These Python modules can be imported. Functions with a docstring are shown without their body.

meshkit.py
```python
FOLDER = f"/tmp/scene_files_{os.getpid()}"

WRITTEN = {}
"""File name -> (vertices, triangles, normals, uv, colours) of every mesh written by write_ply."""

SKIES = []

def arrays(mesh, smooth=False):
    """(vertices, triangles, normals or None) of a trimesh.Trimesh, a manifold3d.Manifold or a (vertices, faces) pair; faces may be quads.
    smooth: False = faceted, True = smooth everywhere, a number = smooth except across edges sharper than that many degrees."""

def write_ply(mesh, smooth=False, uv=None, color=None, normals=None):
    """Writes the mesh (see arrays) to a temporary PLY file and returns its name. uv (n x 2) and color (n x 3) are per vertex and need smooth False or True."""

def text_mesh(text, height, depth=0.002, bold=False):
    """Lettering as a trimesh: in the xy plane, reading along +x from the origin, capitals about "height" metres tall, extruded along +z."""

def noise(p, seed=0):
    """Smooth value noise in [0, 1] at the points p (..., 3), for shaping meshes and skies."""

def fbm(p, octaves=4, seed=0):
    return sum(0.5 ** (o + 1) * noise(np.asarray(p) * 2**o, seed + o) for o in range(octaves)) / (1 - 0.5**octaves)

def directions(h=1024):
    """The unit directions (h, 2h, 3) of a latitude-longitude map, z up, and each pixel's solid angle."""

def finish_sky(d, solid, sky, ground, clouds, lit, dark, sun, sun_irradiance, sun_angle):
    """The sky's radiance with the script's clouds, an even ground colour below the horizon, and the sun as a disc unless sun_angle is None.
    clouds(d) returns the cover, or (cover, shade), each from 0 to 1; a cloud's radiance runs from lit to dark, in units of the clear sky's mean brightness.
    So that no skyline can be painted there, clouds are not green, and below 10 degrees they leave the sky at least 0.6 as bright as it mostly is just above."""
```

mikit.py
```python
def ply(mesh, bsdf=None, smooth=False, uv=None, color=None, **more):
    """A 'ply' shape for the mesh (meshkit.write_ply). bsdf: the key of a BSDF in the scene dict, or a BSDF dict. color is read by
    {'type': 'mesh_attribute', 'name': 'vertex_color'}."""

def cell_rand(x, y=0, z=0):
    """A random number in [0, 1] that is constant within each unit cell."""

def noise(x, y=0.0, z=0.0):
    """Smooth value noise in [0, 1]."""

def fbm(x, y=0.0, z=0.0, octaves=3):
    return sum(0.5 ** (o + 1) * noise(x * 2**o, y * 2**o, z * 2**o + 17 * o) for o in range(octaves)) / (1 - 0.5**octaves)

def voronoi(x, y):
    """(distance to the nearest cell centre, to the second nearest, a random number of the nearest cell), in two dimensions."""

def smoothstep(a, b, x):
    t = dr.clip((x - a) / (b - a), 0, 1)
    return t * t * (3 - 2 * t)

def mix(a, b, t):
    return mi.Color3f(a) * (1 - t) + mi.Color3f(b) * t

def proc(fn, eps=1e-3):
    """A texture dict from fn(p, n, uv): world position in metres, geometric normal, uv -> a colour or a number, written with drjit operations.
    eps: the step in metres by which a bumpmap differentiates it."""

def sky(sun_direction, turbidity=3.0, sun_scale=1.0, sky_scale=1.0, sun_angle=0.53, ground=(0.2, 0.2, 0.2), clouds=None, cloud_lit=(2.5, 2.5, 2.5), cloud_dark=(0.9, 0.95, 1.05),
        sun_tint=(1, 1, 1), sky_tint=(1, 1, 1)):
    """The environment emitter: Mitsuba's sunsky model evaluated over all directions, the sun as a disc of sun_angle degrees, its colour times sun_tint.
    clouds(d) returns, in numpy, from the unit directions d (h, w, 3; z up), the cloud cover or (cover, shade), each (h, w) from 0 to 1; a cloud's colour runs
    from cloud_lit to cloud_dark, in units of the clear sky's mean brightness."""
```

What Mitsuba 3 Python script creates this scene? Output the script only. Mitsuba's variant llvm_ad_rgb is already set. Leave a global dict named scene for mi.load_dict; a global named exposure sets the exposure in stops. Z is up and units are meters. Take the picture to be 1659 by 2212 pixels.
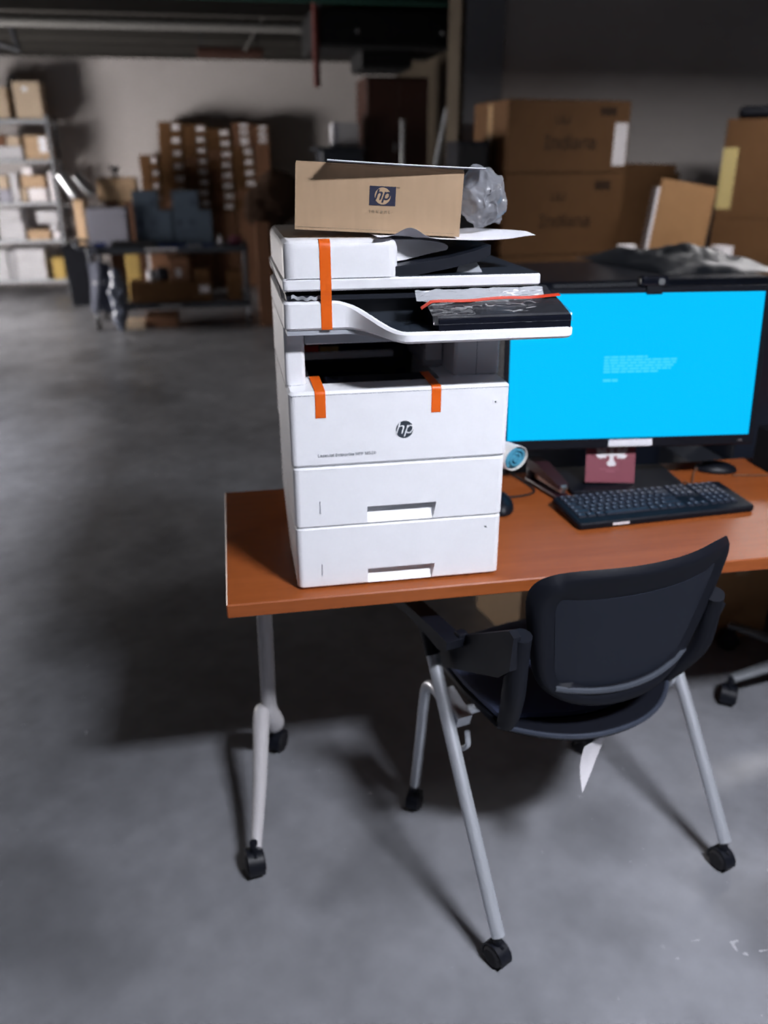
import math, random
import numpy as np, trimesh, manifold3d as m3
import drjit as dr
import mitsuba as mi
import mikit, meshkit
from mikit import proc, fbm, noise, smoothstep, mix, voronoi
from shapely.geometry import Polygon, Point, box as sbox
from shapely import affinity

random.seed(7)
rng = np.random.default_rng(11)
T = mi.ScalarTransform4f
scene, labels = {}, {}
D2R = math.pi / 180

# ------------------------------------------------------------------ camera, lights, exposure
exposure = 0.0
CAM = np.array([0.05003, -1.42739, 1.52951])
YAW, PITCH, ROLL, FPX = 0.180224, 0.402086, -0.00131, 1781.767
_f = np.array([math.sin(YAW) * math.cos(PITCH), math.cos(YAW) * math.cos(PITCH), -math.sin(PITCH)])
_r = np.array([math.cos(YAW), -math.sin(YAW), 0.0])
_u = np.cross(_r, _f)
_up = -_r * math.sin(ROLL) + _u * math.cos(ROLL)
scene['camera'] = {'type': 'thinlens', 'fov': math.degrees(2 * math.atan(1659 / 2 / FPX)), 'fov_axis': 'x',
                   'aperture_radius': 0.0058, 'focus_distance': 1.28, 'near_clip': 0.05, 'far_clip': 60.0,
                   'to_world': T().look_at(origin=CAM.tolist(), target=(CAM + _f).tolist(), up=_up.tolist())}
# lamps of the room (fluorescent fixtures on the ceiling): x, y, z, length, heading (deg), radiance, colour
LAMPS = [('panel', 1.20, -1.55, 2.70, 0.60, 0, 310.0, (0.965, 0.99, 1.085), 0.06, 'fluorescent ceiling lamp above the camera side'),
         ('panel', 3.7, 3.05, 2.70, 1.20, 0, 70.0, (1.00, 0.97, 0.97), 0.05, 'fluorescent ceiling lamp over the right side of the room'),
         ('panel', -2.25, 2.4, 2.70, 1.20, 90, 240.0, (0.99, 0.98, 1.03), 0.42, 'deep shaded fluorescent lamp over the left aisle')]
# daylight under the half raised roller door in the left wall: y from, y to, z from, z to, radiance, colour
WINDOW = (5.9, 7.9, 0.02, 1.30, 36.0, (1.00, 0.945, 0.915))
SCREEN = (0.0, 0.56, 1.05)

TH = 0.74                       # table top height
PX, PY = 0.1384, 0.0336         # printer: front left corner
CEIL = 2.90
WALLY = 10.55

# ------------------------------------------------------------------ materials
def rgb(*v):
    return {'type': 'rgb', 'value': list(v)}

def mat(name, color, rough=0.5, spec=0.5, **k):
    c = color if isinstance(color, dict) else rgb(*color)
    scene[name] = {'type': 'twosided', 'bsdf': {'type': 'principled', 'base_color': c, 'roughness': rough, 'specular': spec, **k}}
    return name

def concrete(p, n, uv):
    a = fbm(p.x * 0.9 + 3, p.y * 0.9, 0.0, 5)
    b = fbm(p.x * 4.1, p.y * 4.1 + 9, 2.0, 4)
    c = fbm(p.x * 19, p.y * 19, 5.0, 3)
    s = noise(p.x * 62, p.y * 62, 1.0)
    v = 0.175 * (0.25 + 0.78 * a + 0.56 * b + 0.30 * c)
    stain = smoothstep(0.56, 0.74, fbm(p.x * 1.7 + 20, p.y * 1.7 - 4, 0.0, 4))
    v = v * (1 - 0.35 * stain)
    spot = smoothstep(0.955, 0.99, s) * smoothstep(0.45, 0.7, b)
    col = mi.Color3f(v * 0.965, v * 0.985, v * 1.07)
    return col * (1 - spot) + mi.Color3f(0.36, 0.36, 0.38) * spot

def concrete_rough(p, n, uv):
    return 0.27 + 0.26 * fbm(p.x * 2.3, p.y * 2.3, 4.0, 4)

scene['concrete'] = {'type': 'twosided', 'bsdf': {'type': 'principled', 'base_color': proc(concrete), 'roughness': proc(concrete_rough), 'specular': 0.45}}

def wood(p, n, uv):
    g = fbm(p.x * 2.2, p.y * 46 + p.z * 30 + 2.5 * fbm(p.x * 1.3, p.y * 3, 0.0, 2), p.z * 14, 4)
    f = fbm(p.x * 24, p.y * 300, p.z * 200, 2)
    t = dr.clip(0.18 + 0.75 * g * 0.8 + 0.22 * (f - 0.5), 0, 1)
    return mix((0.225, 0.050, 0.010), (0.365, 0.103, 0.028), t)
scene['cherry_wood'] = {'type': 'twosided', 'bsdf': {'type': 'principled', 'base_color': proc(wood), 'roughness': 0.40, 'specular': 0.30}}

def board(c0, c1, s):
    def fn(p, n, uv):
        a = fbm(p.x * 3.1 + s, p.y * 3.1, p.z * 3.1, 3)
        b = noise(p.x * 160 + s, p.y * 160, p.z * 18)
        return mix(c0, c1, dr.clip(0.8 * a + 0.25 * (b - 0.5), 0, 1))
    return proc(fn)
mat('cardboard', board((0.40, 0.275, 0.170), (0.52, 0.365, 0.235), 1.0), 0.75, 0.25)
mat('cardboard_brown', board((0.26, 0.135, 0.058), (0.36, 0.20, 0.092), 5.0), 0.75, 0.25)
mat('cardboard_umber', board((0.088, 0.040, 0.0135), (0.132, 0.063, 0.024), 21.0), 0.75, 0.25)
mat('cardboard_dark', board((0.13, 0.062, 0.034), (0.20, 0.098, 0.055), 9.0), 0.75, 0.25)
mat('cardboard_pale', board((0.42, 0.33, 0.24), (0.55, 0.44, 0.33), 13.0), 0.75, 0.25)
mat('cardboard_yellow', board((0.42, 0.29, 0.085), (0.52, 0.37, 0.13), 17.0), 0.75, 0.25)
mat('board_edge', (0.10, 0.058, 0.03), 0.8, 0.2)
mat('box_tape', (0.33, 0.21, 0.105), 0.3, 0.5)
mat('print_brown', (0.030, 0.014, 0.006), 0.7, 0.2)
mat('print_dark', (0.022, 0.024, 0.05), 0.6, 0.3)
mat('print_grey', (0.30, 0.23, 0.16), 0.7, 0.2)

def paint(p, n, uv):
    a = fbm(p.x * 0.7, p.y * 0.7, p.z * 0.9, 4)
    v = 0.92 + 0.16 * (a - 0.5)
    return mi.Color3f(0.59 * v, 0.555 * v, 0.548 * v)
mat('wall_paint', proc(paint), 0.85, 0.2)
mat('plywood_dark', board((0.045, 0.036, 0.026), (0.07, 0.056, 0.04), 3.0), 0.8, 0.2)
mat('block_grey', (0.13, 0.13, 0.135), 0.9, 0.1)
mat('pillar_paint', (0.25, 0.26, 0.285), 0.8, 0.2)
mat('ceiling_deck', (0.035, 0.034, 0.030), 0.9, 0.1)
mat('joist_paint', (0.036, 0.034, 0.031), 0.8, 0.2)
mat('pipe_paint', (0.18, 0.177, 0.17), 0.6, 0.3)
mat('pipe_red', (0.10, 0.02, 0.016), 0.6, 0.3)
mat('pipe_green', (0.012, 0.05, 0.037), 0.6, 0.3)

mat('printer_white', (0.85, 0.86, 0.885), 0.38, 0.45)
mat('printer_seam', (0.10, 0.10, 0.115), 0.6, 0.3)
mat('printer_grey', (0.40, 0.42, 0.46), 0.5, 0.4)
mat('print_slate', (0.20, 0.21, 0.24), 0.5, 0.4)
mat('printer_black', (0.008, 0.010, 0.016), 0.38, 0.5)
mat('deck_black', (0.016, 0.022, 0.032), 0.42, 0.5)
mat('gloss_black', (0.006, 0.007, 0.012), 0.14, 0.5)
mat('logo_dark', (0.035, 0.045, 0.06), 0.4, 0.5)
mat('tape_orange', (0.78, 0.125, 0.010), 0.35, 0.4)
mat('tape_red', (0.62, 0.055, 0.022), 0.35, 0.4)
mat('paper_white', (0.82, 0.83, 0.88), 0.6, 0.3)
mat('paper_grey', (0.45, 0.44, 0.46), 0.6, 0.3)
mat('sticker', (0.78, 0.75, 0.77), 0.5, 0.3)
mat('sticker_bright', (0.86, 0.86, 0.90), 0.4, 0.4)
mat('film_grey', (0.46, 0.48, 0.54), 0.22, 0.6)
mat('black_plastic', (0.004, 0.005, 0.009), 0.45, 0.28)
mat('black_soft', (0.004, 0.005, 0.009), 0.6, 0.2)
mat('matte_black', (0.006, 0.0065, 0.009), 0.9, 0.08)
mat('kraft_dark', board((0.045, 0.026, 0.018), (0.075, 0.045, 0.03), 31.0), 0.85, 0.1)
mat('black_rubber', (0.007, 0.007, 0.009), 0.7, 0.3)
mat('shell_grey', (0.030, 0.037, 0.055), 0.4, 0.5)
mat('lip_grey', (0.045, 0.052, 0.066), 0.4, 0.5)
mat('seat_fabric', (0.028, 0.037, 0.075), 0.85, 0.3, sheen=0.1)

def mesh_fabric(p, n, uv):
    w = 0.5 + 0.25 * (dr.sin(p.x * 2600) + dr.sin(p.z * 2600))
    return mix((0.005, 0.007, 0.013), (0.010, 0.013, 0.022), w)
mat('mesh_fabric', proc(mesh_fabric), 0.6, 0.3)
mat('silver_metal', (0.56, 0.585, 0.63), 0.34, 0.5, metallic=0.55)
mat('beige_metal', (0.46, 0.445, 0.455), 0.42, 0.45)
mat('steel', (0.55, 0.56, 0.58), 0.3, 0.5, metallic=0.9)
mat('grey_metal', (0.16, 0.17, 0.185), 0.45, 0.5, metallic=0.3)
mat('shelf_metal', (0.36, 0.38, 0.41), 0.45, 0.5, metallic=0.2)
mat('heater_black', (0.008, 0.009, 0.010), 0.6, 0.3)
mat('dark_metal', (0.024, 0.027, 0.034), 0.5, 0.4)
mat('cart_grey', (0.026, 0.032, 0.042), 0.5, 0.4)
mat('slate_card', (0.055, 0.077, 0.106), 0.7, 0.3)
mat('slate_print', (0.034, 0.048, 0.072), 0.7, 0.3)
mat('box_white', (0.50, 0.50, 0.53), 0.6, 0.3)
mat('box_grey', (0.30, 0.30, 0.36), 0.6, 0.3)
mat('bag_grey', (0.15, 0.165, 0.20), 0.4, 0.5)
mat('bag_shiny', (0.07, 0.08, 0.11), 0.2, 0.6)
mat('cloth_grey', (0.050, 0.055, 0.075), 0.85, 0.2)
mat('blue_plastic', (0.01, 0.03, 0.16), 0.4, 0.5)
mat('pink_plastic', (0.28, 0.09, 0.14), 0.4, 0.5)
mat('maroon', (0.022, 0.005, 0.010), 0.35, 0.5)
mat('card_maroon', (0.235, 0.060, 0.082), 0.45, 0.4)
mat('card_edge', (0.30, 0.09, 0.12), 0.45, 0.4)
mat('eraser_pink', (0.62, 0.28, 0.24), 0.6, 0.3)
mat('towel_white', (0.78, 0.74, 0.70), 0.8, 0.2)
mat('towel_blue', (0.08, 0.36, 0.52), 0.8, 0.2)
mat('wrap_grey', (0.028, 0.033, 0.042), 0.45, 0.45)
mat('device_black', (0.010, 0.013, 0.022), 0.30, 0.5)
mat('key_black', (0.016, 0.019, 0.030), 0.45, 0.4)
mat('key_legend', (0.20, 0.22, 0.27), 0.6, 0.3)
mat('tag_paper', (0.62, 0.60, 0.62), 0.6, 0.3)
mat('yellow_strip', (0.50, 0.40, 0.17), 0.5, 0.3)
mat('door_brown', (0.042, 0.018, 0.013), 0.55, 0.3)
scene['clear_film'] = {'type': 'blendbsdf', 'weight': {'type': 'rgb', 'value': 0.30},
                       'a': {'type': 'thindielectric', 'int_ior': 1.5},
                       'b': {'type': 'twosided', 'bsdf': {'type': 'principled', 'base_color': rgb(0.62, 0.64, 0.70), 'roughness': 0.25, 'specular': 0.6}}}
scene['thin_film'] = {'type': 'blendbsdf', 'weight': {'type': 'rgb', 'value': 0.02},
                       'a': {'type': 'thindielectric', 'int_ior': 1.5},
                       'b': {'type': 'twosided', 'bsdf': {'type': 'principled', 'base_color': rgb(0.62, 0.64, 0.70), 'roughness': 0.25, 'specular': 0.6}}}
scene['clear_tape'] = {'type': 'blendbsdf', 'weight': {'type': 'rgb', 'value': 0.55},
                       'a': {'type': 'thindielectric', 'int_ior': 1.5},
                       'b': {'type': 'twosided', 'bsdf': {'type': 'principled', 'base_color': rgb(0.62, 0.64, 0.68), 'roughness': 0.2, 'specular': 0.6}}}
scene['glass_dark'] = {'type': 'twosided', 'bsdf': {'type': 'diffuse', 'reflectance': rgb(0.003, 0.004, 0.008)}}

# ------------------------------------------------------------------ mesh helpers
def add(key, mesh, m, smooth=False):
    k, n = key, 0
    while k in scene:
        n += 1
        k = f'{key}_{n:03d}'
    scene[k] = mikit.ply(mesh, m, smooth=smooth)
    return k

def tag(key, label, cat, group=None):
    labels[key] = {'label': label, 'category': cat}
    if group:
        labels[key]['group'] = group

def part(key, label):
    labels[key] = {'label': label}

def struct(key, mesh, m, smooth=False):
    k = add(key, mesh, m, smooth)
    labels[k] = {'kind': 'structure'}
    return k

def cat_(*ms):
    return trimesh.util.concatenate([x for x in ms if x is not None])

def hull(pts):
    return trimesh.convex.convex_hull(np.asarray(pts, float))

def bx(x0, x1, y0, y1, z0, z1, c=0.0):
    """box with chamfered edges"""
    if c <= 0:
        b = trimesh.creation.box((x1 - x0, y1 - y0, z1 - z0))
        b.apply_translation(((x0 + x1) / 2, (y0 + y1) / 2, (z0 + z1) / 2))
        return b
    p = []
    for x, sx in ((x0, 1), (x1, -1)):
        for y, sy in ((y0, 1), (y1, -1)):
            for z, sz in ((z0, 1), (z1, -1)):
                p += [(x, y + sy * c, z + sz * c), (x + sx * c, y, z + sz * c), (x + sx * c, y + sy * c, z)]
    return hull(p)

def ball_pts(c, r, n=8):
    a = np.arange(n) * 2 * math.pi / n
    out = []
    for t in np.linspace(-math.pi / 2, math.pi / 2, n // 2 + 1):
        for b in a:
            out.append((c[0] + r * math.cos(t) * math.cos(b), c[1] + r * math.cos(t) * math.sin(b), c[2] + r * math.sin(t)))
    return out

def rb(x0, x1, y0, y1, z0, z1, r, n=12):
    """box with round edges"""
    p = []
    for x in (x0 + r, x1 - r):
        for y in (y0 + r, y1 - r):
            for z in (z0 + r, z1 - r):
                p += ball_pts((x, y, z), r, n)
    return hull(p)

def vbox(x0, x1, y0, y1, z0, z1, r, c=0.003, n=6):
    """box with round upright edges and slightly chamfered rims"""
    a = sbox(x0 + r, y0 + r, x1 - r, y1 - r)
    def ring(rr, z):
        return [(x, y, z) for x, y in a.buffer(rr, quad_segs=n).exterior.coords]
    return hull(ring(r - c, z0) + ring(r, z0 + c) + ring(r, z1 - c) + ring(r - c, z1))

def to_m(t):
    return m3.Manifold(m3.Mesh(np.asarray(t.vertices, np.float32), np.asarray(t.faces, np.uint32)))

def to_t(m):
    s = m.to_mesh()
    return trimesh.Trimesh(s.vert_properties[:, :3], s.tri_verts, process=False)

def cut(a, *bs):
    m = to_m(a)
    for b in bs:
        m = m - to_m(b)
    return to_t(m)

def union(*ms):
    m = to_m(ms[0])
    for b in ms[1:]:
        m = m + to_m(b)
    return to_t(m)

def extr(poly, h, axis='z', at=0.0):
    """extrude a shapely polygon; axis z: (x,y)->xy; axis y: (x,z) polygon, depth along +y from at; axis x: (y,z) polygon"""
    m = trimesh.creation.extrude_polygon(poly, h, engine='earcut')
    v = m.vertices.copy()
    if axis == 'z':
        v[:, 2] += at
        m.vertices = v
    elif axis == 'y':
        m.vertices = np.stack([v[:, 0], v[:, 2] + at, v[:, 1]], 1)
        m.faces = m.faces[:, ::-1]
    else:
        m.vertices = np.stack([v[:, 2] + at, v[:, 0], v[:, 1]], 1)
    return m

def spline(pts, n=8):
    """Catmull-Rom through the points"""
    p = np.asarray(pts, float)
    if len(p) < 3:
        return p
    q = np.vstack([2 * p[0] - p[1], p, 2 * p[-1] - p[-2]])
    out = []
    for i in range(1, len(q) - 2):
        for t in np.linspace(0, 1, n, endpoint=False):
            a, b, c, d = q[i - 1:i + 3]
            out.append(0.5 * (2 * b + (c - a) * t + (2 * a - 5 * b + 4 * c - d) * t * t + (3 * b - a - 3 * c + d) * t ** 3))
    out.append(p[-1])
    return np.array(out)

def tube(pts, r, n=12, cap=True, flat=1.0):
    p = np.asarray(pts, float)
    r = np.broadcast_to(r, (len(p),))
    t = np.gradient(p, axis=0)
    t /= np.linalg.norm(t, axis=1, keepdims=True)
    a = np.cross(t[0], [0, 0, 1.0] if abs(t[0][2]) < 0.9 else [0, 1.0, 0])
    a /= np.linalg.norm(a)
    V = []
    for i in range(len(p)):
        a = a - t[i] * (a @ t[i])
        a /= np.linalg.norm(a)
        b = np.cross(t[i], a)
        for k in range(n):
            w = 2 * math.pi * k / n
            V.append(p[i] + r[i] * (math.cos(w) * a + flat * math.sin(w) * b))
    F = []
    for i in range(len(p) - 1):
        for k in range(n):
            x, y = i * n + k, i * n + (k + 1) % n
            F += [(x, y, y + n), (x, y + n, x + n)]
    if cap:
        V += [p[0], p[-1]]
        c0, c1 = len(V) - 2, len(V) - 1
        for k in range(n):
            F += [(c0, (k + 1) % n, k), (c1, (len(p) - 1) * n + k, (len(p) - 1) * n + (k + 1) % n)]
    return trimesh.Trimesh(np.array(V), np.array(F), process=False)

def solid_grid(P, th):
    """closed shell of thickness th (array or number) behind the surface points P (m, n, 3)"""
    P = np.asarray(P, float)
    m, n = P.shape[:2]
    du, dv = np.gradient(P, axis=0), np.gradient(P, axis=1)
    N = np.cross(du, dv)
    N /= np.linalg.norm(N, axis=2, keepdims=True) + 1e-12
    Q = P - N * (np.broadcast_to(th, (m, n))[..., None])
    V = np.vstack([P.reshape(-1, 3), Q.reshape(-1, 3)])
    o = m * n
    F = []
    for i in range(m - 1):
        for j in range(n - 1):
            a, b, c, d = i * n + j, (i + 1) * n + j, (i + 1) * n + j + 1, i * n + j + 1
            F += [(a, b, c), (a, c, d), (o + a, o + c, o + b), (o + a, o + d, o + c)]
    rim = [(i, 0) for i in range(m)] + [(m - 1, j) for j in range(1, n)] + [(i, n - 1) for i in range(m - 2, -1, -1)] + [(0, j) for j in range(n - 2, 0, -1)]
    for k in range(len(rim)):
        a = rim[k][0] * n + rim[k][1]
        b = rim[(k + 1) % len(rim)][0] * n + rim[(k + 1) % len(rim)][1]
        F += [(b, a, o + a), (b, o + a, o + b)]
    t = trimesh.Trimesh(V, np.array(F), process=False)
    if t.volume < 0:
        t.invert()
    return t

def ribbon(st, th):
    """wall along stations (x, y, z0, z1); th inward (to the left of travel)"""
    st = np.asarray(st, float)
    d = np.gradient(st[:, :2], axis=0)
    d /= np.linalg.norm(d, axis=1, keepdims=True)
    nrm = np.stack([-d[:, 1], d[:, 0]], 1)
    V = []
    for s, n in zip(st, nrm):
        i = s[:2] + n * th
        e = min(0.004, (s[3] - s[2]) * 0.3)
        o1 = s[:2] + n * e
        V += [(*o1, s[2]), (*s[:2], s[2] + e), (*s[:2], s[3] - e), (*o1, s[3]), (*i, s[3]), (*i, s[2])]
    F = []
    for k in range(len(st) - 1):
        for a in range(6):
            b = (a + 1) % 6
            F += [(k * 6 + a, (k + 1) * 6 + a, (k + 1) * 6 + b), (k * 6 + a, (k + 1) * 6 + b, k * 6 + b)]
    for o, s in ((0, 1), ((len(st) - 1) * 6, -1)):
        for a in range(1, 5):
            F.append((o, o + a, o + a + 1)[::s])
    t = trimesh.Trimesh(np.array(V), np.array(F), process=False)
    if t.volume < 0:
        t.invert()
    return t

def lathe(prof, n=24):
    return trimesh.creation.revolve(np.asarray(prof, float), sections=n)

def rotz(deg):
    return trimesh.transformations.rotation_matrix(deg * D2R, [0, 0, 1])

def at(mesh, x=0, y=0, z=0, rz=0.0, M=None):
    m = mesh.copy()
    if M is not None:
        m.apply_transform(M)
    if rz:
        m.apply_transform(rotz(rz))
    m.apply_translation((x, y, z))
    return m

def text_on_front(txt, h, x, y, z, bold=False, shear=0.0, depth=0.0008):
    """lettering standing upright in a plane of constant y, read from -y; x, z its lower left corner"""
    t = meshkit.text_mesh(txt, h, depth, bold)
    v = t.vertices.copy()
    t.vertices = np.stack([x + v[:, 0] + shear * v[:, 1], y - v[:, 2], z + v[:, 1]], 1)
    return t

def crumple(mesh, amp, freq, seed=0):
    m = mesh.copy()
    v = m.vertices
    n = meshkit.fbm(v * freq + seed, 3, seed) - 0.5
    m.vertices = v + m.vertex_normals * (n * 2 * amp)[:, None]
    return m

# ------------------------------------------------------------------ the room
struct('floor', bx(-4.15, 7.0, -6.0, WALLY + 0.1, -0.05, 0.0), 'concrete')
struct('ceiling', bx(-4.15, 7.0, -6.0, WALLY + 0.1, CEIL, CEIL + 0.05), 'ceiling_deck')
struct('wall_back', bx(-4.15, 2.6, WALLY, WALLY + 0.1, 0, CEIL), 'wall_paint')
struct('wall_left', cut(bx(-4.15, -4.05, -6.0, WALLY, 0, CEIL), bx(-4.3, -3.9, WINDOW[0], WINDOW[1], WINDOW[2], WINDOW[3])), 'block_grey')
scene['door_1__daylight'] = mikit.ply(bx(-4.148, -4.14, WINDOW[0] + 0.01, WINDOW[1] - 0.01, WINDOW[2], WINDOW[3]), 'sticker', emitter={'type': 'area', 'radiance': {'type': 'rgb', 'value': [WINDOW[4] * c for c in WINDOW[5]]}})
for i in range(8):   # the raised part of the roller door, its slats
    add('door_1__slat', bx(-4.045, -4.015, WINDOW[0] - 0.05, WINDOW[1] + 0.05, WINDOW[3] + 0.10 * i, WINDOW[3] + 0.097 + 0.10 * i, 0.004), 'shelf_metal')
labels['door_1'] = {'kind': 'structure'}
struct('wall_right', bx(2.10, 7.0, 5.62, 5.72, 0, CEIL), 'wall_paint')
struct('wall_return', bx(2.40, 2.50, 5.72, WALLY, 0, CEIL), 'plywood_dark')
struct('wall_side', bx(6.9, 7.0, -6.0, 5.62, 0, CEIL), 'block_grey')
struct('wall_front', bx(-4.15, 7.0, -6.1, -6.0, 0, CEIL), 'block_grey')
# square concrete pillar
struct('trim_1', bx(1.925, 1.964, 5.575, 5.95, 0, CEIL), 'plywood_dark')
struct('wall_pillar', bx(1.965, 2.275, 5.575, 5.616, 0, CEIL, 0.003), 'pillar_paint')

# ceiling joists (each a part of the ceiling) and services below them
for i, y in enumerate((6.9, 7.75, 8.6, 9.45, 10.2)):
    add('ceiling__joist', bx(-4.04, 2.38, y - 0.06, y + 0.06, CEIL - 0.22, CEIL - 0.001), 'joist_paint')
k = add('conduit_pipe', tube([(-4.04, 7.35, 2.66), (-1.5, 7.33, 2.665), (1.2, 7.28, 2.66), (2.35, 7.25, 2.65)], 0.045, 14), 'pipe_paint', 40)
tag(k, 'pale conduit pipe running along under the dark ceiling', 'pipe')
k = add('sprinkler_pipe', tube([(-4.04, 6.12, 2.71), (2.3, 6.10, 2.71)], 0.03, 12), 'pipe_green', 40)
tag(k, 'dark green pipe under the ceiling above the pale conduit', 'pipe')
k = add('red_pipe', tube([(0.89, 6.25, 2.899), (0.89, 6.25, 2.10)], 0.028, 12), 'pipe_red', 40)
tag(k, 'thin dark red upright pipe hanging from the ceiling', 'pipe')
k = add('brace_rod', tube([(0.62, 7.6, 2.88), (0.36, 7.6, 2.50)], 0.015, 8), 'pipe_paint', 40)
tag(k, 'slanted pale hanger rod below the ceiling joists', 'rod')
# dark heater unit hung below the ceiling
h = 'unit_heater'
tag(h, 'black heater unit hung from the ceiling with ducts', 'heater')
add(h + '__housing', cat_(bx(0.86, 2.05, 6.3, 7.2, 2.40, 2.68, 0.02)), 'heater_black')
add(h + '__duct', cat_(bx(1.28, 1.74, 6.45, 7.0, 2.26, 2.41, 0.02)), 'heater_black')
for x in (0.98, 1.9):
    add(h + '__hanger', tube([(x, 6.7, 2.67), (x, 6.7, CEIL)], 0.012, 8), 'dark_metal', 40)
for x in (1.24, 1.96):
    add(h + '__bolt', trimesh.creation.icosphere(1, 0.02).apply_translation((x, 6.29, 2.52)), 'steel', True)
k = 'wall_bracket'
tag(k, 'dark angled steel bracket hanging at the upper left', 'bracket')
add(k + '__arm', tube([(-1.83, 8.0, CEIL), (-1.76, 8.0, 2.50)], 0.024, 8), 'dark_metal', 40)
add(k + '__foot', tube([(-1.75, 8.0, 2.505), (-2.15, 8.0, 2.62)], 0.022, 8), 'dark_metal', 40)
k = 'ceiling_tray'
tag(k, 'brown metal tray hanging below the ceiling behind the heater', 'tray')
add(k + '__pan', bx(-0.10, 0.55, 7.9, 8.3, 2.50, 2.56, 0.01), 'door_brown')
for x in (-0.05, 0.5):
    add(k + '__hanger', tube([(x, 8.1, 2.55), (x, 8.1, CEIL)], 0.008, 6), 'dark_metal', 40)

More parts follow.
